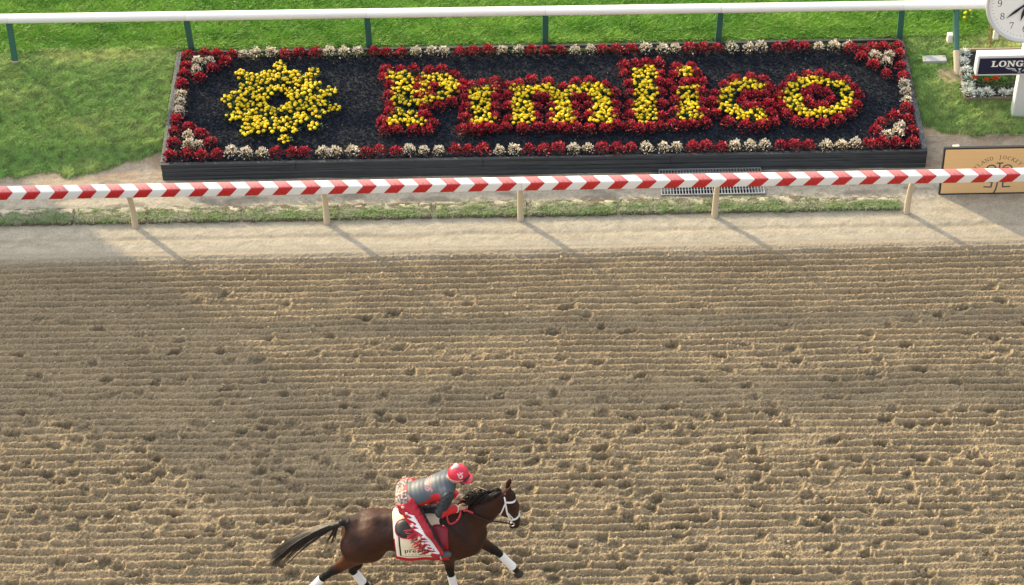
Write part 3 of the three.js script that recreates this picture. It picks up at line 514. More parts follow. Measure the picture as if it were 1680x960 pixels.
// ---------------------------------------------------------------- signs and clock
{
  const t = thing('jockey_club_sign', 'tan board lettered MARYLAND JOCKEY CLUB with black edging standing behind the striped rail', 'sign', [7.61, 0, -1.99]);
  t.rotation.x = -0.12;
  const W = 2.56, H = 0.8;
  part(t, 'backing', box(W, H, 0.04, 0, H / 2, -0.025, 0.004), mat([0.03, 0.03, 0.035]));
  const tex = canvasTex(1280, 400, (g, w, h) => {
    g.fillStyle = '#e2ba86'; g.fillRect(0, 0, w, h);
    for (let i = 0; i < 70; i++) { g.fillStyle = i % 2 ? 'rgba(255,235,200,0.05)' : 'rgba(120,80,40,0.05)'; g.fillRect(0, ((i * 97) % h), w, 3 + (i * 13) % 11); }
    g.fillStyle = '#3a3836'; g.font = '44px serif'; g.textAlign = 'center'; g.textBaseline = 'middle';
    const cx = 418, cy = 292, R = 215, s = 'MARYLAND JOCKEY CLUB';
    [...s].forEach((ch, i) => { const a = -Math.PI / 2 + (i - (s.length - 1) / 2 + 0.4) * 0.158; g.save(); g.translate(cx + Math.cos(a) * R, cy + Math.sin(a) * R); g.rotate(a + Math.PI / 2); g.fillText(ch, 0, 0); g.restore(); });
    g.strokeStyle = '#4d4f55'; g.lineWidth = 12; g.lineCap = 'round';
    const L = (...p) => { g.beginPath(); g.moveTo(p[0], p[1]); for (let i = 2; i < p.length; i += 2) g.lineTo(p[i], p[i + 1]); g.stroke(); };
    L(cx, 130, cx, 320); L(cx - 20, 130, cx + 20, 130); L(cx - 66, 182, cx + 66, 174);
    for (const sx of [-1, 1]) { g.beginPath(); g.arc(cx + sx * 60, 182, 34, 0, 7); g.stroke(); g.beginPath(); g.arc(cx + sx * 50, 262, 40, 0, 7); g.stroke(); L(cx + sx * 100, 214, cx + sx * 50, 224, cx, 206); L(cx + sx * 96, 345, cx + sx * 44, 348, cx + sx * 40, 300); }
    L(cx + 92, 176, cx + 140, 190); L(cx, 320, cx - 6, 372, cx - 24, 418);
  });
  const face = new THREE.PlaneGeometry(W - 0.05, H - 0.045); part(t, 'face', face, new THREE.MeshStandardMaterial({ map: tex, roughness: 0.55 }), [0, H / 2, 0.0005 + 0.003]);
  for (const y of [0.008, H - 0.008]) part(t, 'edging', box(W, 0.02, 0.052, 0, y, -0.022, 0.003), mat([0.025, 0.025, 0.03]));
  for (const x of [-W / 2 + 0.01, W / 2 - 0.01]) part(t, 'edging', box(0.022, H - 0.042, 0.052, x, H / 2, -0.022, 0.003), mat([0.025, 0.025, 0.03]));
  for (const x of [-0.9, 0.9]) part(t, 'stake', box(0.06, 0.7, 0.05, x, 0.34, -0.075, 0.005), mat([0.6, 0.58, 0.55]));
  const peg = thing('white_peg', 'short white peg in the grass behind the tan sign', 'peg', [6.72, 0.0, -2.88]);
  part(peg, 'shaft', box(0.09, 0.2, 0.09, 0, 0.08, 0, 0.012), mat([0.75, 0.72, 0.68])); part(peg, 'cap', box(0.1, 0.02, 0.1, 0, 0.186, 0, 0.006), mat([0.82, 0.8, 0.77]));
}
{
  const t = thing('clock_stand', 'white pillar clock with a navy LONGINES name board beside the small flower bed', 'clock', [7.86, 0.1, -3.72]);
  const wht = new THREE.MeshPhysicalMaterial({ color: lin(0.72, 0.72, 0.71), roughness: 0.4, clearcoat: 0.3, clearcoatRoughness: 0.3 });
  part(t, 'column', box(0.27, 2.7, 0.16, -0.02, 1.3, 0, 0.02), wht);
  part(t, 'base_plate', box(0.36, 0.03, 0.26, -0.02, 0.02, 0, 0.008), mat([0.5, 0.5, 0.5], { metalness: 0.3, roughness: 0.4 }));
  // name board
  const nb = part(t, 'name_board', box(1.3, 0.36, 0.16, -0.23, 1.17, 0.2, 0.012), wht);
  const tex = canvasTex(1024, 240, (g, w, h) => {
    g.fillStyle = '#12173a'; g.fillRect(0, 0, w, h); g.fillStyle = '#f4f1ea'; g.textAlign = 'left'; g.textBaseline = 'alphabetic'; g.font = 'bold 118px serif';
    g.save(); g.translate(150, 128); g.scale(724 / g.measureText('LONGINES').width, 1); g.fillText('LONGINES', 0, 0); g.strokeStyle = '#f4f1ea'; g.lineWidth = 4; g.strokeText('LONGINES', 0, 0); g.restore();
    for (const s of [-1, 1]) { g.fillStyle = '#d9dcdc'; g.beginPath(); g.moveTo(512 + s * 30, 205); g.lineTo(512 + s * 60, 160); g.lineTo(512 + s * 190, 138); g.lineTo(512 + s * 150, 165); g.lineTo(512 + s * 110, 178); g.lineTo(512 + s * 80, 195); g.closePath(); g.fill(); g.strokeStyle = '#12173a'; g.lineWidth = 3; for (let i = 0; i < 4; i++) { g.beginPath(); g.moveTo(512 + s * 50, 180 + i * 6); g.lineTo(512 + s * (150 - i * 14), 152 + i * 9); g.stroke(); } }
    g.fillStyle = '#d9dcdc'; g.beginPath(); g.moveTo(495, 165); g.lineTo(529, 165); g.lineTo(505, 215); g.lineTo(519, 215); g.closePath(); g.fill(); g.fillRect(492, 160, 40, 8); g.fillRect(492, 213, 40, 8);
  });
  part(nb, 'panel', new THREE.PlaneGeometry(1.24, 0.29), new THREE.MeshStandardMaterial({ map: tex, roughness: 0.45 }), [-0.23, 1.165, 0.283]);
  // clock head, tipped back a little
  const cl = part(t, 'clock_head', (() => { const g = new THREE.LatheGeometry([[0.02, -0.09], [0.5, -0.09], [0.585, -0.05], [0.6, 0.02], [0.597, 0.05], [0.578, 0.058], [0.556, 0.05], [0.548, 0.02]].map(([a, b]) => new THREE.Vector2(a, b)), 72); g.rotateX(Math.PI / 2); return g; })(), mat([0.6, 0.6, 0.58], { roughness: 0.35, metalness: 0.25 }));
  cl.position.set(-0.29, 2.25, 0.22); cl.rotation.x = -0.3;
  const dial = canvasTex(1024, 1024, (g, w) => {
    g.fillStyle = '#edeae4'; g.fillRect(0, 0, w, w); g.translate(512, 512); g.fillStyle = '#3c3b3d'; g.textAlign = 'center'; g.textBaseline = 'middle';
    g.font = '128px serif'; for (let i = 1; i <= 12; i++) { const a = i * Math.PI / 6 - Math.PI / 2; g.fillText(String(i), Math.cos(a) * 366, Math.sin(a) * 366); }
    for (let i = 0; i < 60; i++) { g.save(); g.rotate(i * Math.PI / 30); g.fillStyle = '#9a999b'; g.fillRect(-3, -478, 6, i % 5 ? 22 : 38); g.restore(); }
    g.font = 'bold 60px serif'; g.fillText('LONGINES', 0, -190);
  });
  part(cl, 'dial', (() => { const g = new THREE.CircleGeometry(0.55, 64); g.translate(0, 0, 0.022); return g; })(), new THREE.MeshStandardMaterial({ map: dial, roughness: 0.5 }));
  const hand = (len, w, ang) => { const s = new THREE.Shape([[-w * 0.3, -len * 0.18], [w * 0.3, -len * 0.18], [w, len * 0.55], [0, len], [-w, len * 0.55]].map((p) => new THREE.Vector2(...p))); const g = new THREE.ExtrudeGeometry(s, { depth: 0.006, bevelEnabled: false }); g.rotateZ(-ang); return g; };
  const blk = mat([0.015, 0.015, 0.02]);
  part(cl, 'clock_hand', hand(0.37, 0.02, (7.73 / 12) * 2 * Math.PI), blk, [0, 0, 0.034]); part(cl, 'clock_hand', hand(0.28, 0.026, (6.55 / 12) * 2 * Math.PI), blk, [0, 0, 0.044]);
  part(cl, 'hub', (() => { const g = new THREE.CylinderGeometry(0.03, 0.03, 0.02, 20); g.rotateX(Math.PI / 2); return g; })(), blk, [0, 0, 0.05]);
  for (const s of [-1, 1]) part(t, 'bracket', box(0.075, 0.6, 0.05, -0.29 + s * 0.34, 1.85, 0.12, 0.008), wht);
}
// ---------------------------------------------------------------- small bed on the right
{
  const onL = (x, z) => [x, lawnY(z), z];
  const t = thing('small_flower_bed', 'small dark flower bed edged with low boards around the foot of the clock', 'flower bed', [8.1, 0, -4.45]);
  const zs = axis(-0.47, 0.47, 0.04, -0.47, 0.47), xs = axis(-1.05, 1.3, 0.04, -1.05, 1.3);
  part(t, 'mulch', sheet(xs, zs, (x, z) => { const k = 1 + 0.4 * n2(x * 8, z * 8); return [lawnY(z - 4.45) + 0.045 + 0.012 * n2(x * 6, z * 7), 0.018 * k, 0.019 * k, 0.023 * k]; }), soilMat);
  const bm = mat([0.3, 0.24, 0.17], { roughness: 0.8 });
  part(t, 'back_board', box(2.35, 0.12, 0.035, 0.125, lawnY(-4.93) + 0.03, -0.49, 0.006), bm);
  part(t, 'front_board', box(2.35, 0.1, 0.035, 0.125, lawnY(-3.97) + 0.02, 0.485, 0.006), mat([0.2, 0.16, 0.11]));
  const sb = new THREE.Shape([[-0.47, lawnY(-4.92) - 0.05], [-0.47, lawnY(-4.92) + 0.08], [0.465, lawnY(-3.98) + 0.07], [0.465, lawnY(-3.98) - 0.05]].map(([z, y]) => new THREE.Vector2(-z, y))), sg = new THREE.ExtrudeGeometry(sb, { depth: 0.03, bevelEnabled: false }); sg.rotateY(Math.PI / 2); sg.translate(-1.08, 0, 0); part(t, 'side_board', sg, bm);
  const silv = [0, 1, 2].map((v) => mound(700 + v, 90, 0.085, 0.11, 0.09, 0.03, (r) => mix3([0.55, 0.6, 0.58], [0.84, 0.86, 0.83], r()))), silvLow = mound(710, 40, 0.09, 0.05, 0.07, 0.03, (r) => mix3([0.14, 0.17, 0.15], [0.3, 0.34, 0.31], r()));
  const sm = new THREE.MeshPhysicalMaterial({ vertexColors: true, roughness: 0.8, side: THREE.DoubleSide });
  const put = (x, z, label) => { const o = thing('silver_leaf_plant', label, 'plant', [x, lawnY(z) + 0.04, z], 'silver-leaved plants edging the small bed'); o.rotation.y = pr() * 6; o.scale.setScalar(0.62 + 0.16 * pr()); part(o, 'foliage', silvLow, sm); part(o, 'leaf_tips', silv[Math.floor(pr() * 3)], sm); };
  [[7.14, -4.84], [7.1, -4.66], [7.12, -4.48], [7.14, -4.31], [7.1, -4.16]].forEach(([x, z], i) => put(x, z, `silver-leaved plant, ${ORD[i]} from the back down the side of the small bed`));
  [[7.1, -4.04], [7.25, -4.04], [7.38, -4.03], [7.63, -4.03], [7.79, -4.03], [8.02, -4.03], [8.2, -4.03]].forEach(([x, z], i) => put(x, z, `silver-leaved plant, ${ORD[i]} from the left along the front of the small bed`));
  const greenM = (s) => mound(s, 110, 0.13, 0.17, 0.075, 0.024, (r) => mix3([0.03, 0.11, 0.012], [0.13, 0.26, 0.03], r()));
  [[7.24, -4.24, 2], [7.42, -4.2, 1], [7.57, -4.2, 1], [7.76, -4.2, 0], [7.98, -4.2, 1]].forEach(([x, z, nf], i) => {
    const o = thing('red_zinnia', nf ? `leafy green plant with red flowers, ${ORD[i]} from the left in the small bed` : 'bright yellow-green leafy plant without flowers beside the clock column', 'flowering plant', [x, lawnY(z) + 0.04, z], 'leafy plants of the small bed');
    part(o, 'foliage', greenM(720 + i), leafMat);
    for (let k = 0; k < nf; k++) { const h = mound(740 + i * 3 + k, 40, 0.032, 0.03, 0.026, 0.022, (r) => [0.62 + 0.1 * r(), 0.03, 0.01]); part(o, 'flower', h, petalMat, [-0.08 + 0.09 * k + 0.04 * pr(), 0.19 + 0.02 * k, 0.06 - 0.1 * k + 0.05 * pr()]); }
  });
  const cov = thing('utility_cover', 'flat grey concrete utility cover set in the lawn by the end rail post', 'utility cover', [6.68, lawnY(-4.82) - 0.002, -4.82]); cov.rotation.x = -0.02;
  part(cov, 'slab', box(0.37, 0.06, 0.165, 0, 0, 0, 0.01), mat([0.36, 0.37, 0.39])); part(cov, 'lifting_hole', box(0.02, 0.004, 0.014, -0.15, 0.031, 0.03, 0), mat([0.05, 0.05, 0.05])); part(cov, 'lifting_hole', box(0.02, 0.004, 0.014, 0.15, 0.031, -0.03, 0), mat([0.05, 0.05, 0.05]));
  const st = thing('dry_stalk', 'thin dry brown stalk standing in the grass behind the name board', 'stalk', [7.56, lawnY(-5), -5.0]);
  part(st, 'stem', tube([[0, -0.05, 0], [0.005, 0.15, 0], [-0.01, 0.32, 0.01], [-0.02, 0.42, 0]], 0.01, 10, 6), mat([0.33, 0.17, 0.08])); part(st, 'leaves', mound(760, 24, 0.05, 0.06, 0.08, 0.02, (r) => mix3([0.2, 0.22, 0.06], [0.32, 0.26, 0.1], r())), leafMat, [-0.015, 0.33, 0]);
  const yw = thing('yellow_wildflowers', 'small yellow wildflowers growing in the turf behind the white rail', 'wildflowers', [7.36, 0.48, -5.76]);
  part(yw, 'foliage', mound(770, 60, 0.12, 0.1, 0.08, 0.02, (r) => mix3([0.05, 0.14, 0.02], [0.14, 0.26, 0.04], r())), leafMat);
  [[-0.07, 0.17, 0.03], [-0.05, 0.15, -0.02], [0.02, 0.2, 0], [0.03, 0.22, -0.05], [-0.08, 0.12, 0.08]].forEach((q, i) => { const pos = [], cols = []; pompom(50 + i, 0.026, pos, cols, [0, 0, 0]); part(yw, 'flower', geoFrom(pos, null, cols), petalMat, q); });
}
// unseen board and beam, added in the infield to cast shade across the track
{
  const t = thing('added_shade_board', 'unseen board with a long beam added beyond the turf to shade the track', 'shade board', [0, 0.48, -14]);
  const m = mat([0.16, 0.2, 0.17]), dark = mat([0.03, 0.03, 0.03]);
  part(t, 'panel', box(20, 3.9, 0.6, -32.5, 6.7, 0, 0.03), m); part(t, 'panel', box(3.2, 3.9, 0.6, -20.4, 6.75, 0, 0.03), m); part(t, 'roof_box', box(2.0, 0.65, 0.6, -20.3, 9.03, 0, 0.03), m);
  for (let i = 0; i < 5; i++) part(t, 'board_strip', box(18, 0.45, 0.04, -32, 5.4 + i * 0.65, 0.32, 0.01), dark);
  part(t, 'beam', box(24.5, 0.27, 0.25, -6.7, 8.48, 0, 0.03), m);
  for (const x of [-41, -34, -28, -22.4, 5.2]) part(t, 'leg', box(0.25, 8.5, 0.25, x, 4.1, -0.02, 0.02), m);
}

// ---------------------------------------------------------------- bodies: signed distance of tapered, smoothly joined limbs, meshed with surface nets
function cap(a, b, ra, rb = ra, sz = 1, k = 0.05) { return { a, b, ra, rb, sz, k, d: [b[0] - a[0], b[1] - a[1], b[2] - a[2]] }; }
function capD(c, x, y, z) {
  const s = c.sz, az = c.a[2], px = x - c.a[0], py = y - c.a[1], pz = (z - az) / s, d = c.d, dz = d[2] / s, dd = d[0] * d[0] + d[1] * d[1] + dz * dz;
  const t = dd > 0 ? clamp((px * d[0] + py * d[1] + pz * dz) / dd) : 0, qx = px - d[0] * t, qy = py - d[1] * t, qz = pz - dz * t;
  return (Math.sqrt(qx * qx + qy * qy + qz * qz) - (c.ra + (c.rb - c.ra) * t)) * Math.min(1, s);
}
function field(list) { return (x, y, z) => { let r = 9; for (const c of list) { const d = capD(c, x, y, z), k = c.k, h = Math.max(k - Math.abs(r - d), 0); r = Math.min(r, d) - h * h / (4 * k); } return r; }; }
function meshField(f, lo, hi, h, color) {
  const n = [0, 1, 2].map((i) => Math.ceil((hi[i] - lo[i]) / h) + 1), [nx, ny, nz] = n, F = new Float32Array(nx * ny * nz);
  for (let k = 0, i = 0; k < nz; k++) for (let j = 0; j < ny; j++) for (let q = 0; q < nx; q++, i++) F[i] = f(lo[0] + q * h, lo[1] + j * h, lo[2] + k * h);
  const id = new Int32Array(nx * ny * nz).fill(-1), pos = [], idx = [], sx = 1, sy = nx, sz = nx * ny;
  const C = [0, sx, sy, sx + sy, sz, sx + sz, sy + sz, sx + sy + sz], E = [[0, 1], [2, 3], [4, 5], [6, 7], [0, 2], [1, 3], [4, 6], [5, 7], [0, 4], [1, 5], [2, 6], [3, 7]];
  for (let k = 0; k < nz - 1; k++) for (let j = 0; j < ny - 1; j++) for (let q = 0; q < nx - 1; q++) {
    const b = q + j * sy + k * sz; let m = 0; for (let c = 0; c < 8; c++) if (F[b + C[c]] < 0) m |= 1 << c;
    if (m === 0 || m === 255) continue;
    let X = 0, Y = 0, Z = 0, cnt = 0;
    for (const [u, v] of E) { if (((m >> u) & 1) === ((m >> v) & 1)) continue; const fu = F[b + C[u]], t = fu / (fu - F[b + C[v]]); X += mix(u & 1, v & 1, t); Y += mix((u >> 1) & 1, (v >> 1) & 1, t); Z += mix(u >> 2, v >> 2, t); cnt++; }
    id[b] = pos.length / 3; pos.push(lo[0] + (q + X / cnt) * h, lo[1] + (j + Y / cnt) * h, lo[2] + (k + Z / cnt) * h);
  }
  const quad = (a, b, c, d, flip) => { if (a < 0 || b < 0 || c < 0 || d < 0) return; flip ? idx.push(a, c, b, a, d, c) : idx.push(a, b, c, a, c, d); };
  for (let k = 1; k < nz - 1; k++) for (let j = 1; j < ny - 1; j++) for (let q = 1; q < nx - 1; q++) {
    const b = q + j * sy + k * sz, s0 = F[b] < 0;
    if (s0 !== F[b + sx] < 0) quad(id[b], id[b - sy], id[b - sy - sz], id[b - sz], s0);
    if (s0 !== F[b + sy] < 0) quad(id[b], id[b - sz], id[b - sz - sx], id[b - sx], s0);
    if (s0 !== F[b + sz] < 0) quad(id[b], id[b - sx], id[b - sx - sy], id[b - sy], s0);
  }
  for (let i = 0; i < idx.length; i += 3) { const t = idx[i + 1]; idx[i + 1] = idx[i + 2]; idx[i + 2] = t; }
  const nor = new Float32Array(pos.length), e = h * 0.5, col = color ? new Float32Array(pos.length) : null;
  for (let i = 0; i < pos.length; i += 3) {
    let [x, y, z] = [pos[i], pos[i + 1], pos[i + 2]], g;
    for (let s = 0; s < 3; s++) {
      g = [f(x + e, y, z) - f(x - e, y, z), f(x, y + e, z) - f(x, y - e, z), f(x, y, z + e) - f(x, y, z - e)];
      const L = Math.hypot(...g) || 1, m = L / (2 * e), dd = clamp(f(x, y, z) / Math.max(m, 0.3), -h * 0.5, h * 0.5); g = g.map((v) => v / L);
      if (s < 2) { x -= g[0] * dd; y -= g[1] * dd; z -= g[2] * dd; }
    }
    pos[i] = x; pos[i + 1] = y; pos[i + 2] = z; nor.set(g, i); if (col) col.set(color(x, y, z), i);
  }
  const g = geoFrom(pos, idx, col);
  g.setAttribute('normal', new THREE.BufferAttribute(nor, 3)); return g;
}
const HO = [-0.9, 0, 5.38];                                   // the spot under the horse
// the horse: x forward, y up, z to its right (towards the viewer)
const TRUNK = [
  cap([-0.35, 1.1, 0], [0.02, 1.1, 0], 0.265, 0.295, 1, 0.12), cap([-0.8, 1.09, 0], [-0.35, 1.105, 0], 0.2, 0.26, 1, 0.12),
  cap([0.1, 1.345, 0], [-0.16, 1.31, 0], 0.075, 0.095, 0.8, 0.1), cap([-0.2, 1.3, 0], [-0.75, 1.235, 0], 0.07, 0.095, 0.8, 0.1),
  cap([0.15, 1.1, 0], [0.31, 1.06, 0], 0.28, 0.22, 0.85, 0.12), cap([0.3, 1.03, 0], [0.4, 1.02, 0], 0.17, 0.13, 1, 0.1)];
const HORSE = [...TRUNK,
  cap([-0.8, 1.16, 0], [-1.02, 1.18, 0], 0.13, 0.095, 1, 0.1), cap([-1.0, 1.24, 0], [-1.14, 1.27, 0], 0.055, 0.04, 1, 0.05),
  ...[-1, 1].flatMap((s) => [cap([0.06, 1.36, s * 0.1], [0.3, 1.1, s * 0.185], 0.05, 0.075, 1, 0.07), cap([0.02, 1.12, s * 0.21], [0.16, 0.98, s * 0.19], 0.075, 0.08, 1, 0.07), cap([-0.98, 1.16, s * 0.1], [-1.06, 0.98, s * 0.12], 0.06, 0.075, 1, 0.12), cap([-0.82, 1.06, s * 0.11], [-0.99, 0.95, s * 0.12], 0.18, 0.17, 1, 0.12), cap([-0.62, 1.17, s * 0.19], [-0.8, 1.17, s * 0.14], 0.065, 0.09, 1, 0.12), cap([0.22, 1.22, s * 0.13], [0.35, 0.98, s * 0.13], 0.13, 0.135, 1, 0.1), cap([-0.05, 1.02, s * 0.2], [0.2, 0.95, s * 0.17], 0.09, 0.11, 1, 0.1)]),
  // neck and head
  cap([0.24, 1.2, 0], [0.5, 1.4, 0], 0.225, 0.155, 0.62, 0.1), cap([0.5, 1.4, 0], [0.77, 1.64, 0], 0.155, 0.105, 0.62, 0.07),
  cap([0.79, 1.66, 0], [0.83, 1.5, 0], 0.088, 0.1, 0.8, 0.05), cap([0.785, 1.49, 0.028], [0.8, 1.44, 0.028], 0.095, 0.085, 0.7, 0.04), cap([0.785, 1.49, -0.028], [0.8, 1.44, -0.028], 0.095, 0.085, 0.7, 0.04),
  cap([0.84, 1.48, 0], [0.885, 1.27, 0], 0.085, 0.056, 0.85, 0.05), cap([0.885, 1.27, 0], [0.89, 1.185, 0], 0.056, 0.055, 0.95, 0.03), cap([0.86, 1.2, 0], [0.85, 1.15, 0], 0.042, 0.034, 1.0, 0.03),
  ...[-1, 1].flatMap((s) => [cap([0.878, 1.545, s * 0.066], [0.885, 1.525, s * 0.068], 0.02, 0.02, 1, 0.03), cap([0.915, 1.21, s * 0.03], [0.92, 1.195, s * 0.03], 0.016, 0.016, 1, 0.02), cap([0.8, 1.72, s * 0.055], [0.825, 1.83, s * 0.066], 0.03, 0.026, 0.6, 0.02), cap([0.825, 1.83, s * 0.066], [0.848, 1.91, s * 0.064], 0.026, 0.006, 0.6, 0.015)]),
  // near fore, on the ground
  cap([0.24, 1.0, 0.14], [0.1, 0.83, 0.15], 0.125, 0.095, 0.9, 0.07), cap([0.09, 0.84, 0.145], [0.1, 0.58, 0.13], 0.092, 0.05, 0.9, 0.06), cap([0.1, 0.57, 0.13], [0.104, 0.51, 0.13], 0.05, 0.047, 1, 0.03), cap([0.105, 0.5, 0.13], [0.145, 0.19, 0.13], 0.033, 0.031, 1, 0.03), cap([0.147, 0.17, 0.13], [0.15, 0.14, 0.13], 0.04, 0.04, 1, 0.03), cap([0.152, 0.14, 0.13], [0.195, 0.07, 0.13], 0.033, 0.038, 1, 0.03),
  // far fore, reaching forward
  cap([0.3, 0.98, -0.13], [0.36, 0.84, -0.13], 0.13, 0.105, 0.9, 0.07), cap([0.36, 0.845, -0.13], [0.62, 0.59, -0.125], 0.1, 0.052, 0.9, 0.06), cap([0.63, 0.58, -0.125], [0.67, 0.54, -0.125], 0.05, 0.047, 1, 0.03), cap([0.675, 0.53, -0.125], [0.835, 0.29, -0.125], 0.033, 0.031, 1, 0.03), cap([0.845, 0.275, -0.125], [0.86, 0.255, -0.125], 0.04, 0.04, 1, 0.03), cap([0.865, 0.245, -0.125], [0.895, 0.19, -0.125], 0.033, 0.036, 1, 0.03),
  // near hind, pushing off behind
  cap([-0.84, 1.0, 0.13], [-0.79, 0.9, 0.14], 0.165, 0.125, 0.9, 0.08), cap([-0.9, 0.9, 0.13], [-1.25, 0.58, 0.12], 0.15, 0.062, 0.75, 0.08), cap([-1.25, 0.58, 0.12], [-1.37, 0.48, 0.12], 0.062, 0.05, 0.9, 0.04), cap([-1.37, 0.48, 0.12], [-1.6, 0.2, 0.12], 0.042, 0.036, 1, 0.03), cap([-1.605, 0.19, 0.12], [-1.61, 0.17, 0.12], 0.043, 0.042, 1, 0.03), cap([-1.61, 0.17, 0.12], [-1.57, 0.08, 0.12], 0.034, 0.038, 1, 0.03),
  // far hind, under the body
  cap([-0.84, 1.0, -0.13], [-0.82, 0.88, -0.12], 0.165, 0.13, 0.9, 0.08), cap([-0.86, 0.87, -0.1], [-1.02, 0.45, -0.06], 0.13, 0.062, 0.75, 0.08), cap([-1.02, 0.45, -0.06], [-1.08, 0.35, -0.05], 0.06, 0.05, 0.9, 0.04), cap([-1.08, 0.35, -0.05], [-0.98, 0.14, -0.05], 0.042, 0.036, 1, 0.03), cap([-0.98, 0.13, -0.05], [-0.93, 0.07, -0.05], 0.038, 0.038, 1, 0.03)];
const fTrunk = field(TRUNK), fBones = field(HORSE);
const dent = (x, y, z, a, b, c, R) => Math.exp(-((x - a) ** 2 + (y - b) ** 2 + (Math.abs(z) - c) ** 2) / (R * R));
const fHorse = (x, y, z) => fBones(x, y, z) + 0.028 * dent(x, y, z, -0.56, 1.1, 0.25, 0.13) + 0.014 * dent(x, y, z, 0.2, 1.24, 0.24, 0.07) + 0.012 * dent(x, y, z, -0.93, 1.03, 0.3, 0.06) + 0.01 * dent(x, y, z, 0.84, 1.42, 0.09, 0.05) + (x > -1.15 && x < 0.45 && y > 0.8 ? 0.002 * n3(x * 7, y * 5, z * 7) + 0.0012 * n3(x * 15, y * 11, z * 15) : 0);
const horse = thing('horse', 'dark bay racehorse galloping right with white bridle and white leg wraps', 'horse', HO);
{
  const LEG = [[[0.12, 0.53, 0.13], [0.15, 0.03, 0.13]], [[0.6, 0.6, -0.125], [0.9, 0.17, -0.125]], [[-1.3, 0.53, 0.12], [-1.6, 0.1, 0.12]], [[-1.05, 0.42, -0.05], [-0.95, 0.08, -0.05]]].map(([a, b]) => cap(a, b, 0, 0));
  const body = meshField((x, y, z) => fHorse(x, y, z) + 0.0012 * n3(x * 9, y * 9, z * 9), [-1.72, 0.0, -0.42], [1.02, 2.0, 0.44], 0.0125, (x, y, z) => {
    let c = mix3([0.03, 0.012, 0.008], [0.05, 0.0175, 0.0098], clamp(0.5 + n3(x * 3, y * 3, z * 3)));
    c = mix3(c, [0.13, 0.042, 0.014], 0.55 * sst(1.0, 0.72, y) * sst(-0.5, -0.95, x)); c = mix3(c, [0.03, 0.014, 0.01], 0.5 * sst(1.33, 1.42, y) * sst(0.3, 0, Math.abs(x)));
    c = mix3(c, [0.012, 0.009, 0.009], sst(-1.02, -1.08, x) * sst(1.18, 1.23, y)); let d = 9; for (const l of LEG) d = Math.min(d, capD(l, x, y, z)); c = mix3(c, [0.009, 0.008, 0.008], sst(0.22, 0.06, d) * sst(0.8, 0.62, y));
    c = mix3(c, [0.022, 0.014, 0.012], sst(1.27, 1.17, y) * sst(0.8, 0.84, x)); return c;
  });
  part(horse, 'body', body, new THREE.MeshPhysicalMaterial({ vertexColors: true, roughness: 0.52, sheen: 0.35, sheenRoughness: 0.4, sheenColor: lin(0.25, 0.1, 0.05), specularIntensity: 0.45 }));
  const hoofM = mat([0.025, 0.022, 0.02], { roughness: 0.6 });
  for (const [x, y, z, a] of [[0.21, 0.0, 0.13, 0.15], [0.91, 0.115, -0.125, 0.5], [-1.545, 0.0, 0.12, -0.25], [-0.9, 0.0, -0.05, 0.2]]) { const g = new THREE.CylinderGeometry(0.042, 0.06, 0.085, 18); g.translate(0, 0.04, 0); const p = g.attributes.position; for (let k = 0; k < p.count; k++) p.setX(k, p.getX(k) + 0.02 * (0.085 - p.getY(k)) / 0.085); g.rotateZ(a); part(horse, 'hoof', g, hoofM, [x, y, z]); }
  const wrapM = mat([0.84, 0.83, 0.82], { roughness: 0.85 });
  const wrap = (a, b, r0, r1) => { const A = V(...a), B = V(...b), L = A.distanceTo(B), pts = []; for (let i = 0; i <= 14; i++) { const t = i / 14; pts.push(new THREE.Vector2(mix(r0, r1, t) * (1 - 0.07 * Math.sin(t * Math.PI)) + 0.0022 * (i % 2), t * L)); } const g = new THREE.LatheGeometry(pts, 20); g.applyQuaternion(new THREE.Quaternion().setFromUnitVectors(V(0, 1, 0), B.clone().sub(A).normalize())); g.translate(...a); part(horse, 'leg_wrap', g, wrapM); };
  wrap([0.112, 0.45, 0.13], [0.15, 0.13, 0.13], 0.05, 0.052); wrap([0.7, 0.495, -0.125], [0.85, 0.262, -0.125], 0.05, 0.053); wrap([-1.43, 0.41, 0.12], [-1.605, 0.17, 0.12], 0.053, 0.056); wrap([-1.065, 0.315, -0.05], [-0.975, 0.12, -0.05], 0.053, 0.056);
  for (const s of [-1, 1]) part(horse, 'eye', new THREE.SphereGeometry(0.019, 16, 12), mat([0.006, 0.004, 0.004], { roughness: 0.1 }), [0.883, 1.535, s * 0.068]);
  // hair: bundles of thin tapering locks
  const locks = (list, r0) => {
    const pos = [], idx = [];
    for (const pts of list) { const c = new THREE.CatmullRomCurve3(pts.map((p) => V(...p))), n = 9, base = pos.length / 3; for (let i = 0; i <= n; i++) { const p = c.getPoint(i / n), q = c.getTangent(i / n), a = V(0, 0, 1).cross(q).normalize(), b = q.clone().cross(a), r = r0 * (pts.w || 1) * (1 - 0.93 * (i / n) ** 1.6); for (let k = 0; k < 4; k++) { const u = k * Math.PI / 2, ca = Math.cos(u) * r, sa = Math.sin(u) * r; pos.push(p.x + a.x * ca + b.x * sa, p.y + a.y * ca + b.y * sa, p.z + a.z * ca + b.z * sa); } } for (let i = 0; i < n; i++) for (let k = 0; k < 4; k++) { const a = base + i * 4 + k, b = base + i * 4 + (k + 1) % 4; idx.push(a, b, a + 4, b, b + 4, a + 4); } }
    return geoFrom(pos, idx);
  };
  const hairM = new THREE.MeshPhysicalMaterial({ color: lin(0.014, 0.01, 0.009), roughness: 0.45, sheen: 0.4, sheenColor: lin(0.2, 0.1, 0.06), sheenRoughness: 0.5 }), r = rng(41), tail = [], mane = [];
  const J = (s) => (r() - 0.5) * s;
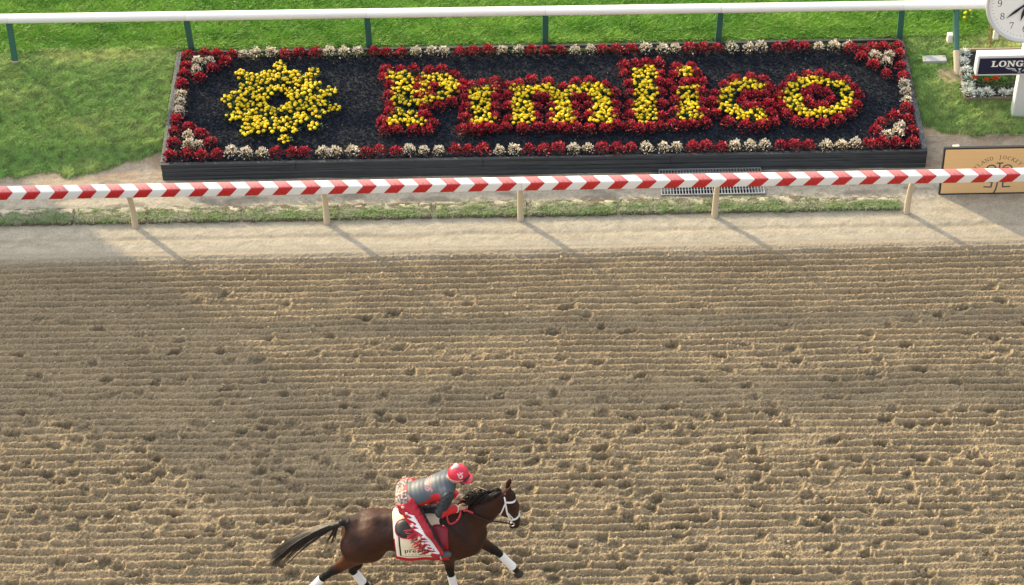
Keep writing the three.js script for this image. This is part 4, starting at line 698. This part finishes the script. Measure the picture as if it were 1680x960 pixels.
  for (let i = 0; i < 800; i++) {
    const L = 0.35 + 0.68 * Math.pow(r(), 0.6), sp = 0.08 + 0.1 * L, o = J(1), p = J(1), droop = (i % 11 === 0) ? 0.1 * r() : 0;
    const A = [-1.06, 1.275 + J(0.06), J(0.06)], T = (t) => { const q = t * L; return [mix(-1.07, -2.05, q) + J(0.03), 1.27 + 0.05 * Math.sin(q * 2.2) - 0.66 * q * q * 0.75 - 0.24 * q + o * sp * q * 0.75 - droop * q * 3, p * sp * q + J(0.02)]; };
    const l = [A, T(0.25), T(0.5), T(0.75), T(1)]; l.w = 0.7 + 0.6 * r(); tail.push(l);
  }
  for (let i = 0; i < 9; i++) { const x0 = -1.17 - 0.05 * r(); const l = [[x0, 1.24, J(0.05)], [x0 - 0.05, 1.12 + J(0.03), J(0.08) + 0.04], [x0 - 0.07 - 0.05 * r(), 0.98, J(0.1) + 0.05], [x0 - 0.1 - 0.1 * r(), 0.86 + 0.1 * r(), J(0.1) + 0.06]]; tail.push(l); }
  part(horse, 'tail', locks(tail, 0.0082), hairM);
  for (let i = 0; i < 210; i++) {
    const t = r(), x = mix(0.24, 0.75, t), y = mix(1.40, 1.735, t) + 0.025 * Math.sin(t * 3.14), up = (0.05 + 0.15 * Math.exp(-(((t - 0.5) / 0.2) ** 2))) * (0.5 + 0.8 * r()), s = r() < 0.6 ? 1 : -1, side = s * (0.02 + 0.05 * r());
    mane.push([[x, y - 0.02, J(0.03)], [x - 0.03, y + up * 0.7, side * 0.5], [x - 0.08, y + up * 0.85 - 0.02, side * 0.9], [x - 0.13 - 0.05 * r(), y + up * 0.5 - 0.07 - 0.06 * r(), side * 1.3]]);
  }
  for (let i = 0; i < 26; i++) mane.push([[0.79, 1.745, J(0.03)], [0.83 + J(0.02), 1.75, J(0.05)], [0.88 + J(0.03), 1.68, J(0.07)], [0.9 + J(0.03), 1.6 + J(0.05), J(0.08)]]);
  part(horse, 'mane', locks(mane, 0.0085), hairM);
  // bridle
  const br = part(horse, 'bridle', join([0]. map(() => {
    const onHead = (x, y, s) => { let z = 0.2; while (z > 0 && fHorse(x, y, s * z) > 0.006) z -= 0.002; return [x, y, s * (z + 0.002)]; };
    const list = [], st = (pts, w = 0.0105) => list.push(tube(pts, w, 24, 6));
    for (const s of [-1, 1]) {
      st([[0.765, 1.745, s * 0.01], onHead(0.775, 1.7, s), onHead(0.785, 1.6, s), onHead(0.8, 1.48, s), onHead(0.83, 1.36, s), onHead(0.85, 1.27, s)]);      // cheek piece
      st([onHead(0.78, 1.655, s), onHead(0.83, 1.645, s), onHead(0.872, 1.635, s), [0.9, 1.625, 0]], 0.013);                                            // brow band
      st([onHead(0.835, 1.325, s), onHead(0.86, 1.33, s), onHead(0.9, 1.34, s), [0.94, 1.35, 0]], 0.013);                                              // nose band
      st([onHead(0.835, 1.325, s), onHead(0.815, 1.36, s), [0.8, 1.37, s * 0.01]], 0.01);
      st([onHead(0.78, 1.64, s), onHead(0.74, 1.52, s), onHead(0.712, 1.44, s), [0.69, 1.41, s * 0.01]], 0.009);                                        // throat lash
      st([onHead(0.80, 1.5, s), onHead(0.835, 1.42, s), onHead(0.87, 1.34, s)], 0.008);
    }
    return mergeGeometries(list.map(strip));
  })), mat([0.84, 0.8, 0.8], { roughness: 0.6 }));
  for (const s of [-1, 1]) { const g = new THREE.TorusGeometry(0.03, 0.005, 8, 24); part(br, 'bit_ring', g, mat([0.6, 0.6, 0.6], { metalness: 0.9, roughness: 0.3 }), [0.852, 1.25, s * 0.066]); }
  for (const s of [-1, 1]) part(horse, 'rein', tube([[0.85, 1.25, s * 0.068], [0.74, 1.32, s * 0.09], [0.6, 1.38, s * 0.12], [0.45, 1.46, s * 0.12], [0.27, 1.565, s * 0.07]], 0.0085, 30, 6), mat([0.02, 0.013, 0.012], { roughness: 0.6 }));
  part(horse, 'rein', tube([[0.25, 1.56, 0.08], [0.255, 1.5, 0.12], [0.2, 1.43, 0.17], [0.13, 1.42, 0.19], [0.1, 1.49, 0.15], [0.12, 1.53, 0.08], [0.13, 1.5, 0.0]], 0.011, 40, 8), mat([0.5, 0.03, 0.05], { roughness: 0.5 })).userData.label = 'slack red rubber loop of the reins';
  part(horse, 'rein', tube([[0.24, 1.57, 0.09], [0.33, 1.545, 0.1], [0.4, 1.505, 0.105]], 0.014, 12, 8), mat([0.5, 0.03, 0.05], { roughness: 0.5 })).userData.label = 'red rubber grip of the reins';
  const onBody = (x, a) => { let q = 0.7; while (q > 0.05 && fHorse(x, 1.12 + q * Math.cos(a), q * Math.sin(a)) > 0.006) q -= 0.003; return [x, 1.12 + q * Math.cos(a), q * Math.sin(a)]; };
  part(horse, 'breast_strap', tube([onBody(0.1, 0.55), onBody(0.2, 0.9), onBody(0.32, 1.35), onBody(0.4, 1.75), [0.42, 0.93, 0]], 0.009, 24, 6), mat([0.02, 0.012, 0.01]));
}
// ---------------------------------------------------------------- saddle cloth and saddle
const hugR = (x, a, off) => { let q = 0.75; while (q > 0.05 && fTrunk(x, 1.12 + q * Math.cos(a), q * Math.sin(a)) > off) q -= 0.002; return q; };
function clothPoint(x, v, s, off) {                          // v: 0 at the spine, 1 at the hem
  const a0 = 1.42, va = 0.62;
  if (v <= va) { const a = v / va * a0, q = hugR(x, a, off); return [x, 1.12 + q * Math.cos(a), s * q * Math.sin(a)]; }
  const q = hugR(x, a0, off); return [x, 1.12 + q * Math.cos(a0) - (v - va) / (1 - va) * 0.24, s * (q * Math.sin(a0) + 0.012 * Math.sin((v - va) * 6) + 0.006 * Math.sin(x * 22 + v * 3) * (v - va) * 2)];
}
function patch(cx, cv, rx, rv, off, thick, s, pw = 2) {       // a rounded pad lying on the horse
  const pos = [], idx = [], R = 9, A = 36;
  for (let i = 0; i <= R; i++) for (let j = 0; j < A; j++) { const q = i / R, a = j / A * 2 * Math.PI, c = Math.cos(a), n = Math.sin(a), f = 1 / Math.pow(Math.abs(c) ** pw + Math.abs(n) ** pw, 1 / pw); pos.push(...clothPoint(cx + rx * q * c * f, clamp(cv + rv * q * n * f, 0, 1), s, off + thick * (1 - q ** 5))); }
  for (let i = 0; i < R; i++) for (let j = 0; j < A; j++) { const a = i * A + j, b = i * A + (j + 1) % A; s > 0 ? idx.push(a, a + A, b, b, a + A, b + A) : idx.push(a, b, a + A, b, b + A, a + A); }
  return geoFrom(pos, idx);
}
function patchEdge(cx, cv, rx, rv, off, s, pw, w) { const pts = []; for (let j = 0; j < 40; j++) { const a = j / 40 * 2 * Math.PI, c = Math.cos(a), n = Math.sin(a), f = 1 / Math.pow(Math.abs(c) ** pw + Math.abs(n) ** pw, 1 / pw); pts.push(clothPoint(cx + rx * c * f, clamp(cv + rv * n * f, 0, 1), s, off)); } return tube(pts, w, 90, 6, true); }
{
  const X0 = -0.545, X1 = 0.105, N = 40, M = 44;
  const tex = canvasTex(768, 1024, (g, w, h) => {               // top of the picture is the spine
    const X = (u) => u * w, Y = (v) => v * h;
    g.fillStyle = '#b80f22'; g.fillRect(0, 0, w, h);
    g.fillStyle = '#efe3c6'; g.beginPath(); g.moveTo(X(0), 0); g.lineTo(X(0.86), 0); g.bezierCurveTo(X(0.97), Y(0.3), X(1.0), Y(0.62), X(0.72), Y(0.93)); g.lineTo(0, Y(0.93)); g.closePath(); g.fill();
    g.fillStyle = '#b80f22'; g.fillRect(0, Y(0.5), X(0.02), Y(0.5)); g.fillStyle = '#fbf6ea'; g.fillRect(X(0.02), 0, X(0.03), Y(0.93));
    g.fillStyle = '#16120f'; g.fillRect(X(0.085), Y(0.3), X(0.03), Y(0.595)); g.fillRect(X(0.085), Y(0.888), X(0.6), Y(0.012));
    g.beginPath(); g.moveTo(X(0.2), Y(0.735)); g.quadraticCurveTo(X(0.4), Y(0.66), X(0.62), Y(0.675)); g.quadraticCurveTo(X(0.4), Y(0.69), X(0.2), Y(0.735)); g.fill();
    g.fillStyle = '#d8902a'; g.beginPath(); g.moveTo(X(0.25), Y(0.68)); g.quadraticCurveTo(X(0.42), Y(0.6), X(0.6), Y(0.56)); g.quadraticCurveTo(X(0.48), Y(0.64), X(0.25), Y(0.68)); g.fill();
    g.fillStyle = '#1a1513'; g.font = 'bold 112px sans-serif'; g.textAlign = 'left'; g.fillText('preakness', X(0.17), Y(0.785)); g.fillStyle = '#5a534b'; g.font = '58px sans-serif'; g.fillText('C L A S S I C', X(0.18), Y(0.862));
  });
  const side = (s) => { const pos = [], uv = [], idx = []; for (let j = 0; j <= M; j++) for (let i = 0; i <= N; i++) { const u = i / N, v = j / M; pos.push(...clothPoint(mix(X0 + 0.03 * v, X1, u), v, s, 0.014)); uv.push(u, 1 - v); } for (let j = 0; j < M; j++) for (let i = 0; i < N; i++) { const k = j * (N + 1) + i; s > 0 ? idx.push(k, k + N + 1, k + 1, k + 1, k + N + 1, k + N + 2) : idx.push(k, k + 1, k + N + 1, k + 1, k + N + 2, k + N + 1); } return geoFrom(pos, idx, null, uv); };
  const t = thing('saddle_cloth', 'cream saddle cloth lettered preakness with black pinstripe and red hem on the bay horse', 'saddle cloth', HO);
  const m = new THREE.MeshStandardMaterial({ map: tex, roughness: 0.8, side: THREE.DoubleSide });
  part(t, 'near_panel', side(1), m); part(t, 'far_panel', side(-1), m);
  const hem = []; for (const s of [1, -1]) { const p = []; for (let i = 0; i <= 24; i++) p.push(clothPoint(mix(X0 + 0.03, X1, i / 24), 1, s, 0.014)); hem.push(tube(p, 0.006, 50, 5)); }
  part(t, 'hem_binding', join(hem), mat([0.45, 0.01, 0.02]));

  const sd = thing('saddle', 'small exercise saddle with maroon flaps and black pad under the rider', 'saddle', HO);
  const blk = mat([0.018, 0.018, 0.022], { roughness: 0.5 }), mar = mat([0.26, 0.012, 0.028], { roughness: 0.45 }), pink = mat([0.55, 0.06, 0.12]);
  const SEAT = field([cap([-0.42, 1.49, 0], [-0.25, 1.455, 0], 0.055, 0.04, 1.7, 0.05), cap([-0.25, 1.455, 0], [-0.06, 1.475, 0], 0.04, 0.035, 1.6, 0.05), cap([-0.06, 1.475, 0], [-0.02, 1.5, 0], 0.035, 0.025, 1.6, 0.03)]);
  part(sd, 'seat', meshField(SEAT, [-0.56, 1.36, -0.16], [0.08, 1.6, 0.16], 0.009), blk);
  for (const s of [1, -1]) {
    part(sd, 'flap', patch(-0.02, 0.46, 0.125, 0.22, 0.022, 0.022, s, 2.2), mar);
    part(sd, 'pad', patch(-0.37, 0.3, 0.14, 0.17, 0.02, 0.03, s, 2.6), blk); part(sd, 'pad_piping', patchEdge(-0.37, 0.3, 0.14, 0.17, 0.024, s, 2.6, 0.007), pink);
    part(sd, 'stirrup_leather', tube([clothPoint(-0.12, 0.35, s, 0.05), clothPoint(-0.08, 0.6, s, 0.055), [-0.03, 1.2, s * 0.36]], 0.009, 20, 6), blk);
    part(sd, 'stirrup', tube([[0.02, 1.05, s * 0.31], [0.02, 1.05, s * 0.41], [0.01, 1.12, s * 0.42], [-0.01, 1.19, s * 0.365], [0.01, 1.12, s * 0.31]], 0.008, 30, 6, true), mat([0.75, 0.74, 0.72], { metalness: 0.5, roughness: 0.3 }));
  }
}
// ---------------------------------------------------------------- rider
const rider = thing('rider', 'rider in red helmet, grey vest and fringed red chaps crouched over the galloping horse', 'person', HO);
{
  const TORSO = [cap([-0.36, 1.69, 0.05], [-0.36, 1.69, -0.05], 0.115, 0.115, 1, 0.08), cap([-0.34, 1.7, 0], [-0.18, 1.765, 0], 0.105, 0.095, 1.25, 0.07), cap([-0.18, 1.765, 0], [0.02, 1.85, 0], 0.095, 0.105, 1.25, 0.07), cap([0.02, 1.85, 0], [0.1, 1.895, 0], 0.1, 0.078, 1.3, 0.07), cap([0.11, 1.875, -0.135], [0.11, 1.875, 0.135], 0.055, 0.055, 1, 0.07), cap([0.08, 1.91, 0], [0.15, 1.955, 0], 0.07, 0.055, 1, 0.05)];
  const NECK = [cap([0.1, 1.93, 0], [0.22, 2.02, 0], 0.06, 0.055, 1, 0.05)];
  const HEAD = [cap([0.24, 2.06, 0], [0.27, 2.045, 0], 0.094, 0.088, 0.85, 0.05), cap([0.285, 1.99, 0], [0.3, 1.955, 0], 0.06, 0.042, 0.95, 0.05), cap([0.35, 2.01, 0], [0.372, 1.982, 0], 0.012, 0.017, 1, 0.02), cap([0.33, 2.035, -0.035], [0.33, 2.035, 0.035], 0.018, 0.018, 1, 0.03), cap([0.338, 1.958, -0.014], [0.338, 1.958, 0.014], 0.012, 0.012, 1, 0.012), cap([0.24, 2.02, 0.083], [0.235, 1.99, 0.08], 0.016, 0.01, 0.5, 0.01), cap([0.24, 2.02, -0.083], [0.235, 1.99, -0.08], 0.016, 0.01, 0.5, 0.01)];
  const arm = (s) => s > 0 ? [[0.12, 1.875, 0.175], [0.03, 1.67, 0.235], [0.215, 1.595, 0.11]] : [[0.12, 1.875, -0.175], [0.06, 1.64, -0.235], [0.23, 1.545, -0.1]];
  const ARM = (s) => { const [a, b, c] = arm(s); return [cap(a, b, 0.058, 0.045, 1, 0.05), cap(b, c, 0.043, 0.03, 1, 0.03)]; };
  const leg = (s) => [[-0.36, 1.72, s * 0.1], [-0.165, 1.45, s * 0.33], [-0.03, 1.14, s * 0.355], [0.1, 1.085, s * 0.365]];
  const LEG = (s) => { const [a, b, c] = leg(s); return [cap(a, b, 0.1, 0.068, 1, 0.07), cap(b, c, 0.062, 0.042, 1, 0.05)]; };
  const FOOT = (s) => { const [, , c, d] = leg(s); return [cap([c[0] - 0.03, c[1] - 0.05, c[2]], d, 0.038, 0.033, 1, 0.04), cap(c, [c[0] - 0.01, c[1] - 0.05, c[2]], 0.042, 0.04, 1, 0.03)]; };
  const skin = [0.5, 0.28, 0.19];
  const both = (f) => [...f(1), ...f(-1)];
  const bodyG = [meshField(field([...TORSO, ...NECK, ...both(ARM), ...both(LEG), ...both(FOOT), ...HEAD]), [-0.55, 1.0, -0.46], [0.45, 2.2, 0.46], 0.0105), meshField(field([...NECK, ...HEAD]), [0.1, 1.88, -0.11], [0.42, 2.18, 0.11], 0.005)];
  for (const s of [1, -1]) {                                  // hands: palm, four curled fingers and a thumb round the rein
    const w = arm(s)[2], H = [cap([w[0], w[1], w[2]], [w[0] + 0.075, w[1] - 0.03, w[2] - s * 0.03], 0.026, 0.03, 0.8, 0.03)];
    for (let i = 0; i < 4; i++) { const k = [w[0] + 0.095 - i * 0.004, w[1] - 0.012 - i * 0.019, w[2] - s * (0.034 - 0.004 * i)], L = [0.9, 1, 0.95, 0.75][i]; const p1 = [k[0] + 0.03 * L, k[1] - 0.004, k[2] - s * 0.016], p2 = [p1[0] - 0.006, p1[1] - 0.006, p1[2] - s * 0.024 * L], p3 = [p2[0] - 0.022 * L, p2[1], p2[2] + s * 0.002]; H.push(cap(k, p1, 0.0098, 0.009, 1, 0.008), cap(p1, p2, 0.009, 0.0085, 1, 0.004), cap(p2, p3, 0.0085, 0.0078, 1, 0.004)); }
    H.push(cap([w[0] + 0.03, w[1] + 0.008, w[2] - s * 0.03], [w[0] + 0.065, w[1] + 0.018, w[2] - s * 0.05], 0.0125, 0.0105, 1, 0.012), cap([w[0] + 0.065, w[1] + 0.018, w[2] - s * 0.05], [w[0] + 0.098, w[1] + 0.01, w[2] - s * 0.052], 0.0105, 0.009, 1, 0.005));
    const c = [w[0] + 0.06, w[1] - 0.03, w[2] - s * 0.03]; bodyG.push(meshField(field(H), c.map((v) => v - 0.12), c.map((v) => v + 0.12), 0.0042));
  }
  part(rider, 'body', join(bodyG), mat(skin, { roughness: 0.6 }));
  for (const s of [-1, 1]) part(rider, 'eye', new THREE.SphereGeometry(0.011, 12, 10), mat([0.03, 0.02, 0.015], { roughness: 0.2 }), [0.338, 2.015, s * 0.032]);
  // clothes follow the same limbs, a little thicker
  const ax = V(0.44, 0.225, 0).normalize(), along = (x, y) => (x + 0.34) * ax.x + (y - 1.7) * ax.y;       // distance along the back
  const fT = field(TORSO), fShoulder = field([...TORSO, ...both(ARM)]);
  const vest = meshField((x, y, z) => { const t = along(x, y), q = 0.0022 * Math.abs(Math.sin(t * 58)) * (t > 0.07 ? 1 : 0.2); const d = fT(x, y, z) - 0.021 - q; const armhole = 0.08 - Math.hypot(x - 0.12, y - 1.85, (Math.abs(z) - 0.22) * 0.9); return Math.max(d, -t - 0.035, Math.hypot(x - 0.24, y - 2.04, z) * -1 + 0.075, armhole); }, [-0.55, 1.55, -0.33], [0.3, 2.18, 0.33], 0.0085, (x, y, z) => {
    const t = along(x, y), low = (y - 1.7) * ax.x - (x + 0.34) * ax.y;   // height above the line of the spine's axis
    if (t < 0.055) return [0.55, 0.045, 0.03];
    if (low < -0.014 && t < 0.42) return [0.5, 0.012, 0.018];
    if (t > 0.42) return [0.07, 0.085, 0.105];
    if (t > 0.3 && low < 0.035 && z > 0.07) return [0.52, 0.012, 0.02];
    if (t > 0.27 && t < 0.36 && low > 0.05 && n3(x * 40, y * 40, z * 25) > 0.25) return [0.4, 0.14, 0.17];
    return [0.07, 0.085, 0.105];
  });
  part(rider, 'vest', vest, new THREE.MeshPhysicalMaterial({ vertexColors: true, roughness: 0.55, clearcoat: 0.06, clearcoatRoughness: 0.5 }));
  for (const s of [1, -1]) {
    const [a, b, c] = arm(s), A = ARM(s), f = field(A), cut = V(...c).sub(V(...b)).normalize();
    const sl = part(rider, 'sleeve', meshField((x, y, z) => Math.max(f(x, y, z) - 0.015 - 0.004 * n3(x * 22, y * 22, z * 22), (x - c[0]) * cut.x + (y - c[1]) * cut.y + (z - c[2]) * cut.z + 0.012), [-0.1, 1.46, s > 0 ? 0.05 : -0.36], [0.32, 2.05, s > 0 ? 0.36 : -0.05], 0.007, (x, y, z) => { const t = clamp(((y - b[1]) / (a[1] - b[1]))); const fore = (x - b[0]) * cut.x + (y - b[1]) * cut.y + (z - b[2]) * cut.z > -0.018 && t < 0.28; return fore ? [0.62, 0.012, 0.02] : [0.02, 0.024, 0.03]; }), mat(0xffffff, { vertexColors: true, roughness: 0.6 }));
    // white lettering scrawled along the forearm
    if (s > 0) { const pts = []; for (let i = 0; i <= 26; i++) { const t = 0.28 + 0.5 * i / 26, r = mix(0.043, 0.03, t) + 0.019; pts.push([mix(b[0], c[0], t), mix(b[1], c[1], t) + 0.014 * (i % 2 ? 1 : -1) + 0.004 * Math.sin(i * 2.3), mix(b[2], c[2], t) + r * 0.93]); } part(sl, 'lettering', tube(pts, 0.0035, 120, 5), mat([0.85, 0.82, 0.82])); }
    const g = new THREE.TorusGeometry(0.043, 0.009, 8, 20); g.applyQuaternion(new THREE.Quaternion().setFromUnitVectors(V(0, 0, 1), cut)); part(sl, 'cuff', g, mat([0.7, 0.66, 0.6]), [c[0] - cut.x * 0.012, c[1] - cut.y * 0.012, c[2] - cut.z * 0.012]);
  }
  // trousers seat, chaps, boots
  const fPants = field([...TORSO.slice(0, 2), ...both(LEG)]);
  part(rider, 'trousers', meshField((x, y, z) => Math.max(fPants(x, y, z) - 0.012 - 0.005 * n3(x * 16, y * 16, z * 16), along(x, y) - 0.05, 1.55 - y), [-0.56, 1.5, -0.42], [0.1, 1.95, 0.42], 0.0095, (x, y, z) => { const q = n3(x * 26, y * 26, z * 26); return q > 0.1 ? [0.4, 0.33, 0.31] : q > -0.25 ? [0.24, 0.17, 0.17] : [0.08, 0.05, 0.055]; }), mat(0xffffff, { vertexColors: true, roughness: 0.8 }));
  for (const s of [1, -1]) {
    const [a, b, c, d] = leg(s), L = [cap(a, b, 0.1, 0.074, 1, 0.07), cap(b, c, 0.07, 0.062, 1, 0.05)], f = field(L), axisX = (y) => y > b[1] ? mix(b[0], a[0], (y - b[1]) / (a[1] - b[1])) : mix(c[0], b[0], (y - c[1]) / (b[1] - c[1])), fb = field([...FOOT(s)]);
    const ch = part(rider, 'chap', meshField((x, y, z) => Math.max(f(x, y, z) - 0.026 - 0.006 * n3(x * 14, y * 14, z * 14), y - 1.79 - (x + 0.36) * 0.4, c[1] - 0.02 - y, 0.105 - Math.abs(z)), [-0.56, 1.05, s > 0 ? 0.02 : -0.5], [0.14, 1.92, s > 0 ? 0.5 : -0.02], 0.0095, (x, y, z) => { const az = y > b[1] ? mix(b[2], a[2], (y - b[1]) / (a[1] - b[1])) : mix(c[2], b[2], (y - c[1]) / (b[1] - c[1])); return (x - axisX(y)) * 0.85 - (Math.abs(z) - Math.abs(az)) * 0.75 > 0.042 ? [0.02, 0.022, 0.028] : [0.46, 0.012, 0.03]; }), mat(0xffffff, { vertexColors: true, roughness: 0.55 }));
    part(rider, 'boot', meshField((x, y, z) => fb(x, y, z) - 0.008, [-0.16, 0.96, s * 0.36 - 0.1], [0.2, 1.22, s * 0.36 + 0.1], 0.007), mat([0.07, 0.072, 0.085], { roughness: 0.45 }));
    // white zigzag fringe, conchos and loose red fringe on the outside of the leg
    const out = (x, y) => { let z = 0.6; while (z > 0.1 && f(x, y, s * z) - 0.026 > 0.002) z -= 0.004; return s * (z + 0.014); };
    const pos = [], idx = [], n = 30;
    for (let i = 0; i < n; i++) { const t = 0.12 + 0.82 * i / n, y = 1.74 - 0.6 * t, x = axisX(y) + 0.012, k = pos.length / 3, tri = [[x + 0.045, y + 0.016], [x + 0.042, y - 0.012], [x - 0.06, y + 0.03 - 0.06 * ((i * 37 % 10) / 10)]]; for (const [px, py] of tri) pos.push(px, py, out(px, py)); idx.push(k, k + 1, k + 2); }
    const fg = geoFrom(pos, idx), wm = mat([0.82, 0.76, 0.78], { side: THREE.DoubleSide }); part(ch, 'zigzag_trim', fg, wm);
    for (let i = 0; i < 7; i++) { const t = [-0.02, 0.08, 0.3, 0.48, 0.62, 0.76, 0.9][i], y = 1.75 - 0.61 * t, x = axisX(y) - (i > 1 ? 0.05 : 0.01), g = new THREE.CylinderGeometry(0.018, 0.018, 0.006, 16); g.rotateX(Math.PI / 2); part(ch, 'concho', g, wm, [x, y, out(x, y) + s * 0.003]); }
    const fr = [], r = rng(70 + s), fc = [];
    for (let i = 0; i < 90; i++) { const t = 0.3 + 0.65 * r(), y = 1.72 - 0.6 * t, x = axisX(y) - 0.06, z = out(x + 0.03, y) - s * 0.035, L = 0.06 + 0.09 * r() * (1 - 0.3 * t), dn = 0.2 + 0.8 * r(); fr.push(tube([[x, y, z], [x - L * 0.5, y - L * 0.25 * dn, z + s * 0.01], [x - L * 0.9, y - L * 0.75 * dn, z - s * 0.005]], 0.0045, 5, 4)); }
    const A = fr.filter((_, i) => i % 4), B = fr.filter((_, i) => i % 4 === 0);
    part(ch, 'red_fringe', join(A), mat([0.42, 0.015, 0.03], { roughness: 0.7 })); part(ch, 'dark_fringe', join(B), mat([0.06, 0.03, 0.03], { roughness: 0.7 }));
  }
  // helmet, peak, goggles and pompom
  const hx = [0.245, 2.07, 0];
  const shell = meshField((x, y, z) => { const dx = (x - hx[0]) * 0.97 + (y - hx[1]) * 0.22, dy = (y - hx[1]) * 0.97 - (x - hx[0]) * 0.22; const d = (Math.hypot(dx / 0.124, dy / 0.116, z / 0.104) - 1) * 0.104; return Math.max(d, -(y - 2.03 + (x - 0.25) * 0.28)); }, [0.08, 1.9, -0.14], [0.42, 2.24, 0.14], 0.007);
  const hm = new THREE.MeshPhysicalMaterial({ color: lin(0.66, 0.014, 0.05), roughness: 0.38, clearcoat: 0.4, clearcoatRoughness: 0.3 });
  const hel = part(rider, 'helmet', shell, hm);
  part(hel, 'peak', meshField((x, y, z) => { const u = x - 0.335, v = y - (1.998 - 0.28 * u) , w = z; return Math.max((Math.hypot(u / 0.075, w / 0.1) - 1) * 0.07, Math.abs(v) - 0.007, 0.3 - x); }, [0.28, 1.94, -0.12], [0.45, 2.06, 0.12], 0.006), hm);
  part(hel, 'pompom', new THREE.IcosahedronGeometry(0.03, 2), mat([0.85, 0.82, 0.82]), [0.225, 2.192, 0]);
  const hp = (a, b) => { let q = 0.2; const d = [Math.cos(a) * Math.cos(b), Math.sin(b), Math.sin(a) * Math.cos(b)]; const f = (x, y, z) => { const dx = (x - hx[0]) * 0.97 + (y - hx[1]) * 0.22, dy = (y - hx[1]) * 0.97 - (x - hx[0]) * 0.22; return Math.hypot(dx / 0.124, dy / 0.116, z / 0.104) - 1; }; while (q > 0 && f(hx[0] + d[0] * q, hx[1] + d[1] * q, d[2] * q) > 0.01) q -= 0.001; return [hx[0] + d[0] * q, hx[1] + d[1] * q, d[2] * q]; };
  const em = mat([0.85, 0.7, 0.72]);
  const ring = []; for (let i = 0; i <= 11; i++) { const a = 0.6 + i * 0.48; ring.push(hp(1.25 + 0.2 * Math.cos(a), 0.42 + 0.22 * Math.sin(a))); } part(hel, 'emblem', join([tube(ring, 0.006, 40, 5), tube([hp(1.62, 0.82), hp(1.52, 0.6), hp(1.45, 0.38)], 0.006, 12, 5), tube([hp(1.2, 0.4), hp(1.08, 0.38), hp(1.1, 0.28)], 0.005, 10, 5), tube([hp(1.3, 0.85), hp(1.1, 0.72), hp(0.85, 0.7)], 0.005, 12, 5)]), em);
  const band = []; for (let i = 0; i <= 8; i++) band.push(hp(0.1 + 0.12 * i, -0.16 - 0.03 * i * 0)); part(hel, 'goggles', tube(band, 0.018, 30, 8), mat([0.012, 0.012, 0.015], { roughness: 0.15 }));
  const dots = []; for (let i = 0; i < 9; i++) { const g = new THREE.SphereGeometry(0.006, 8, 6); g.translate(...hp(1.05 + 0.17 * i, -0.22)); dots.push(g); } part(hel, 'rim_lettering', join(dots), em);
  part(hel, 'chin_strap', tube([[0.27, 2.02, 0.1], [0.3, 1.96, 0.075], [0.31, 1.925, 0.02], [0.31, 1.925, -0.02], [0.3, 1.96, -0.075], [0.27, 2.02, -0.1]], 0.007, 24, 6), mat([0.02, 0.02, 0.02]));
}
renderer.render(scene, camera);
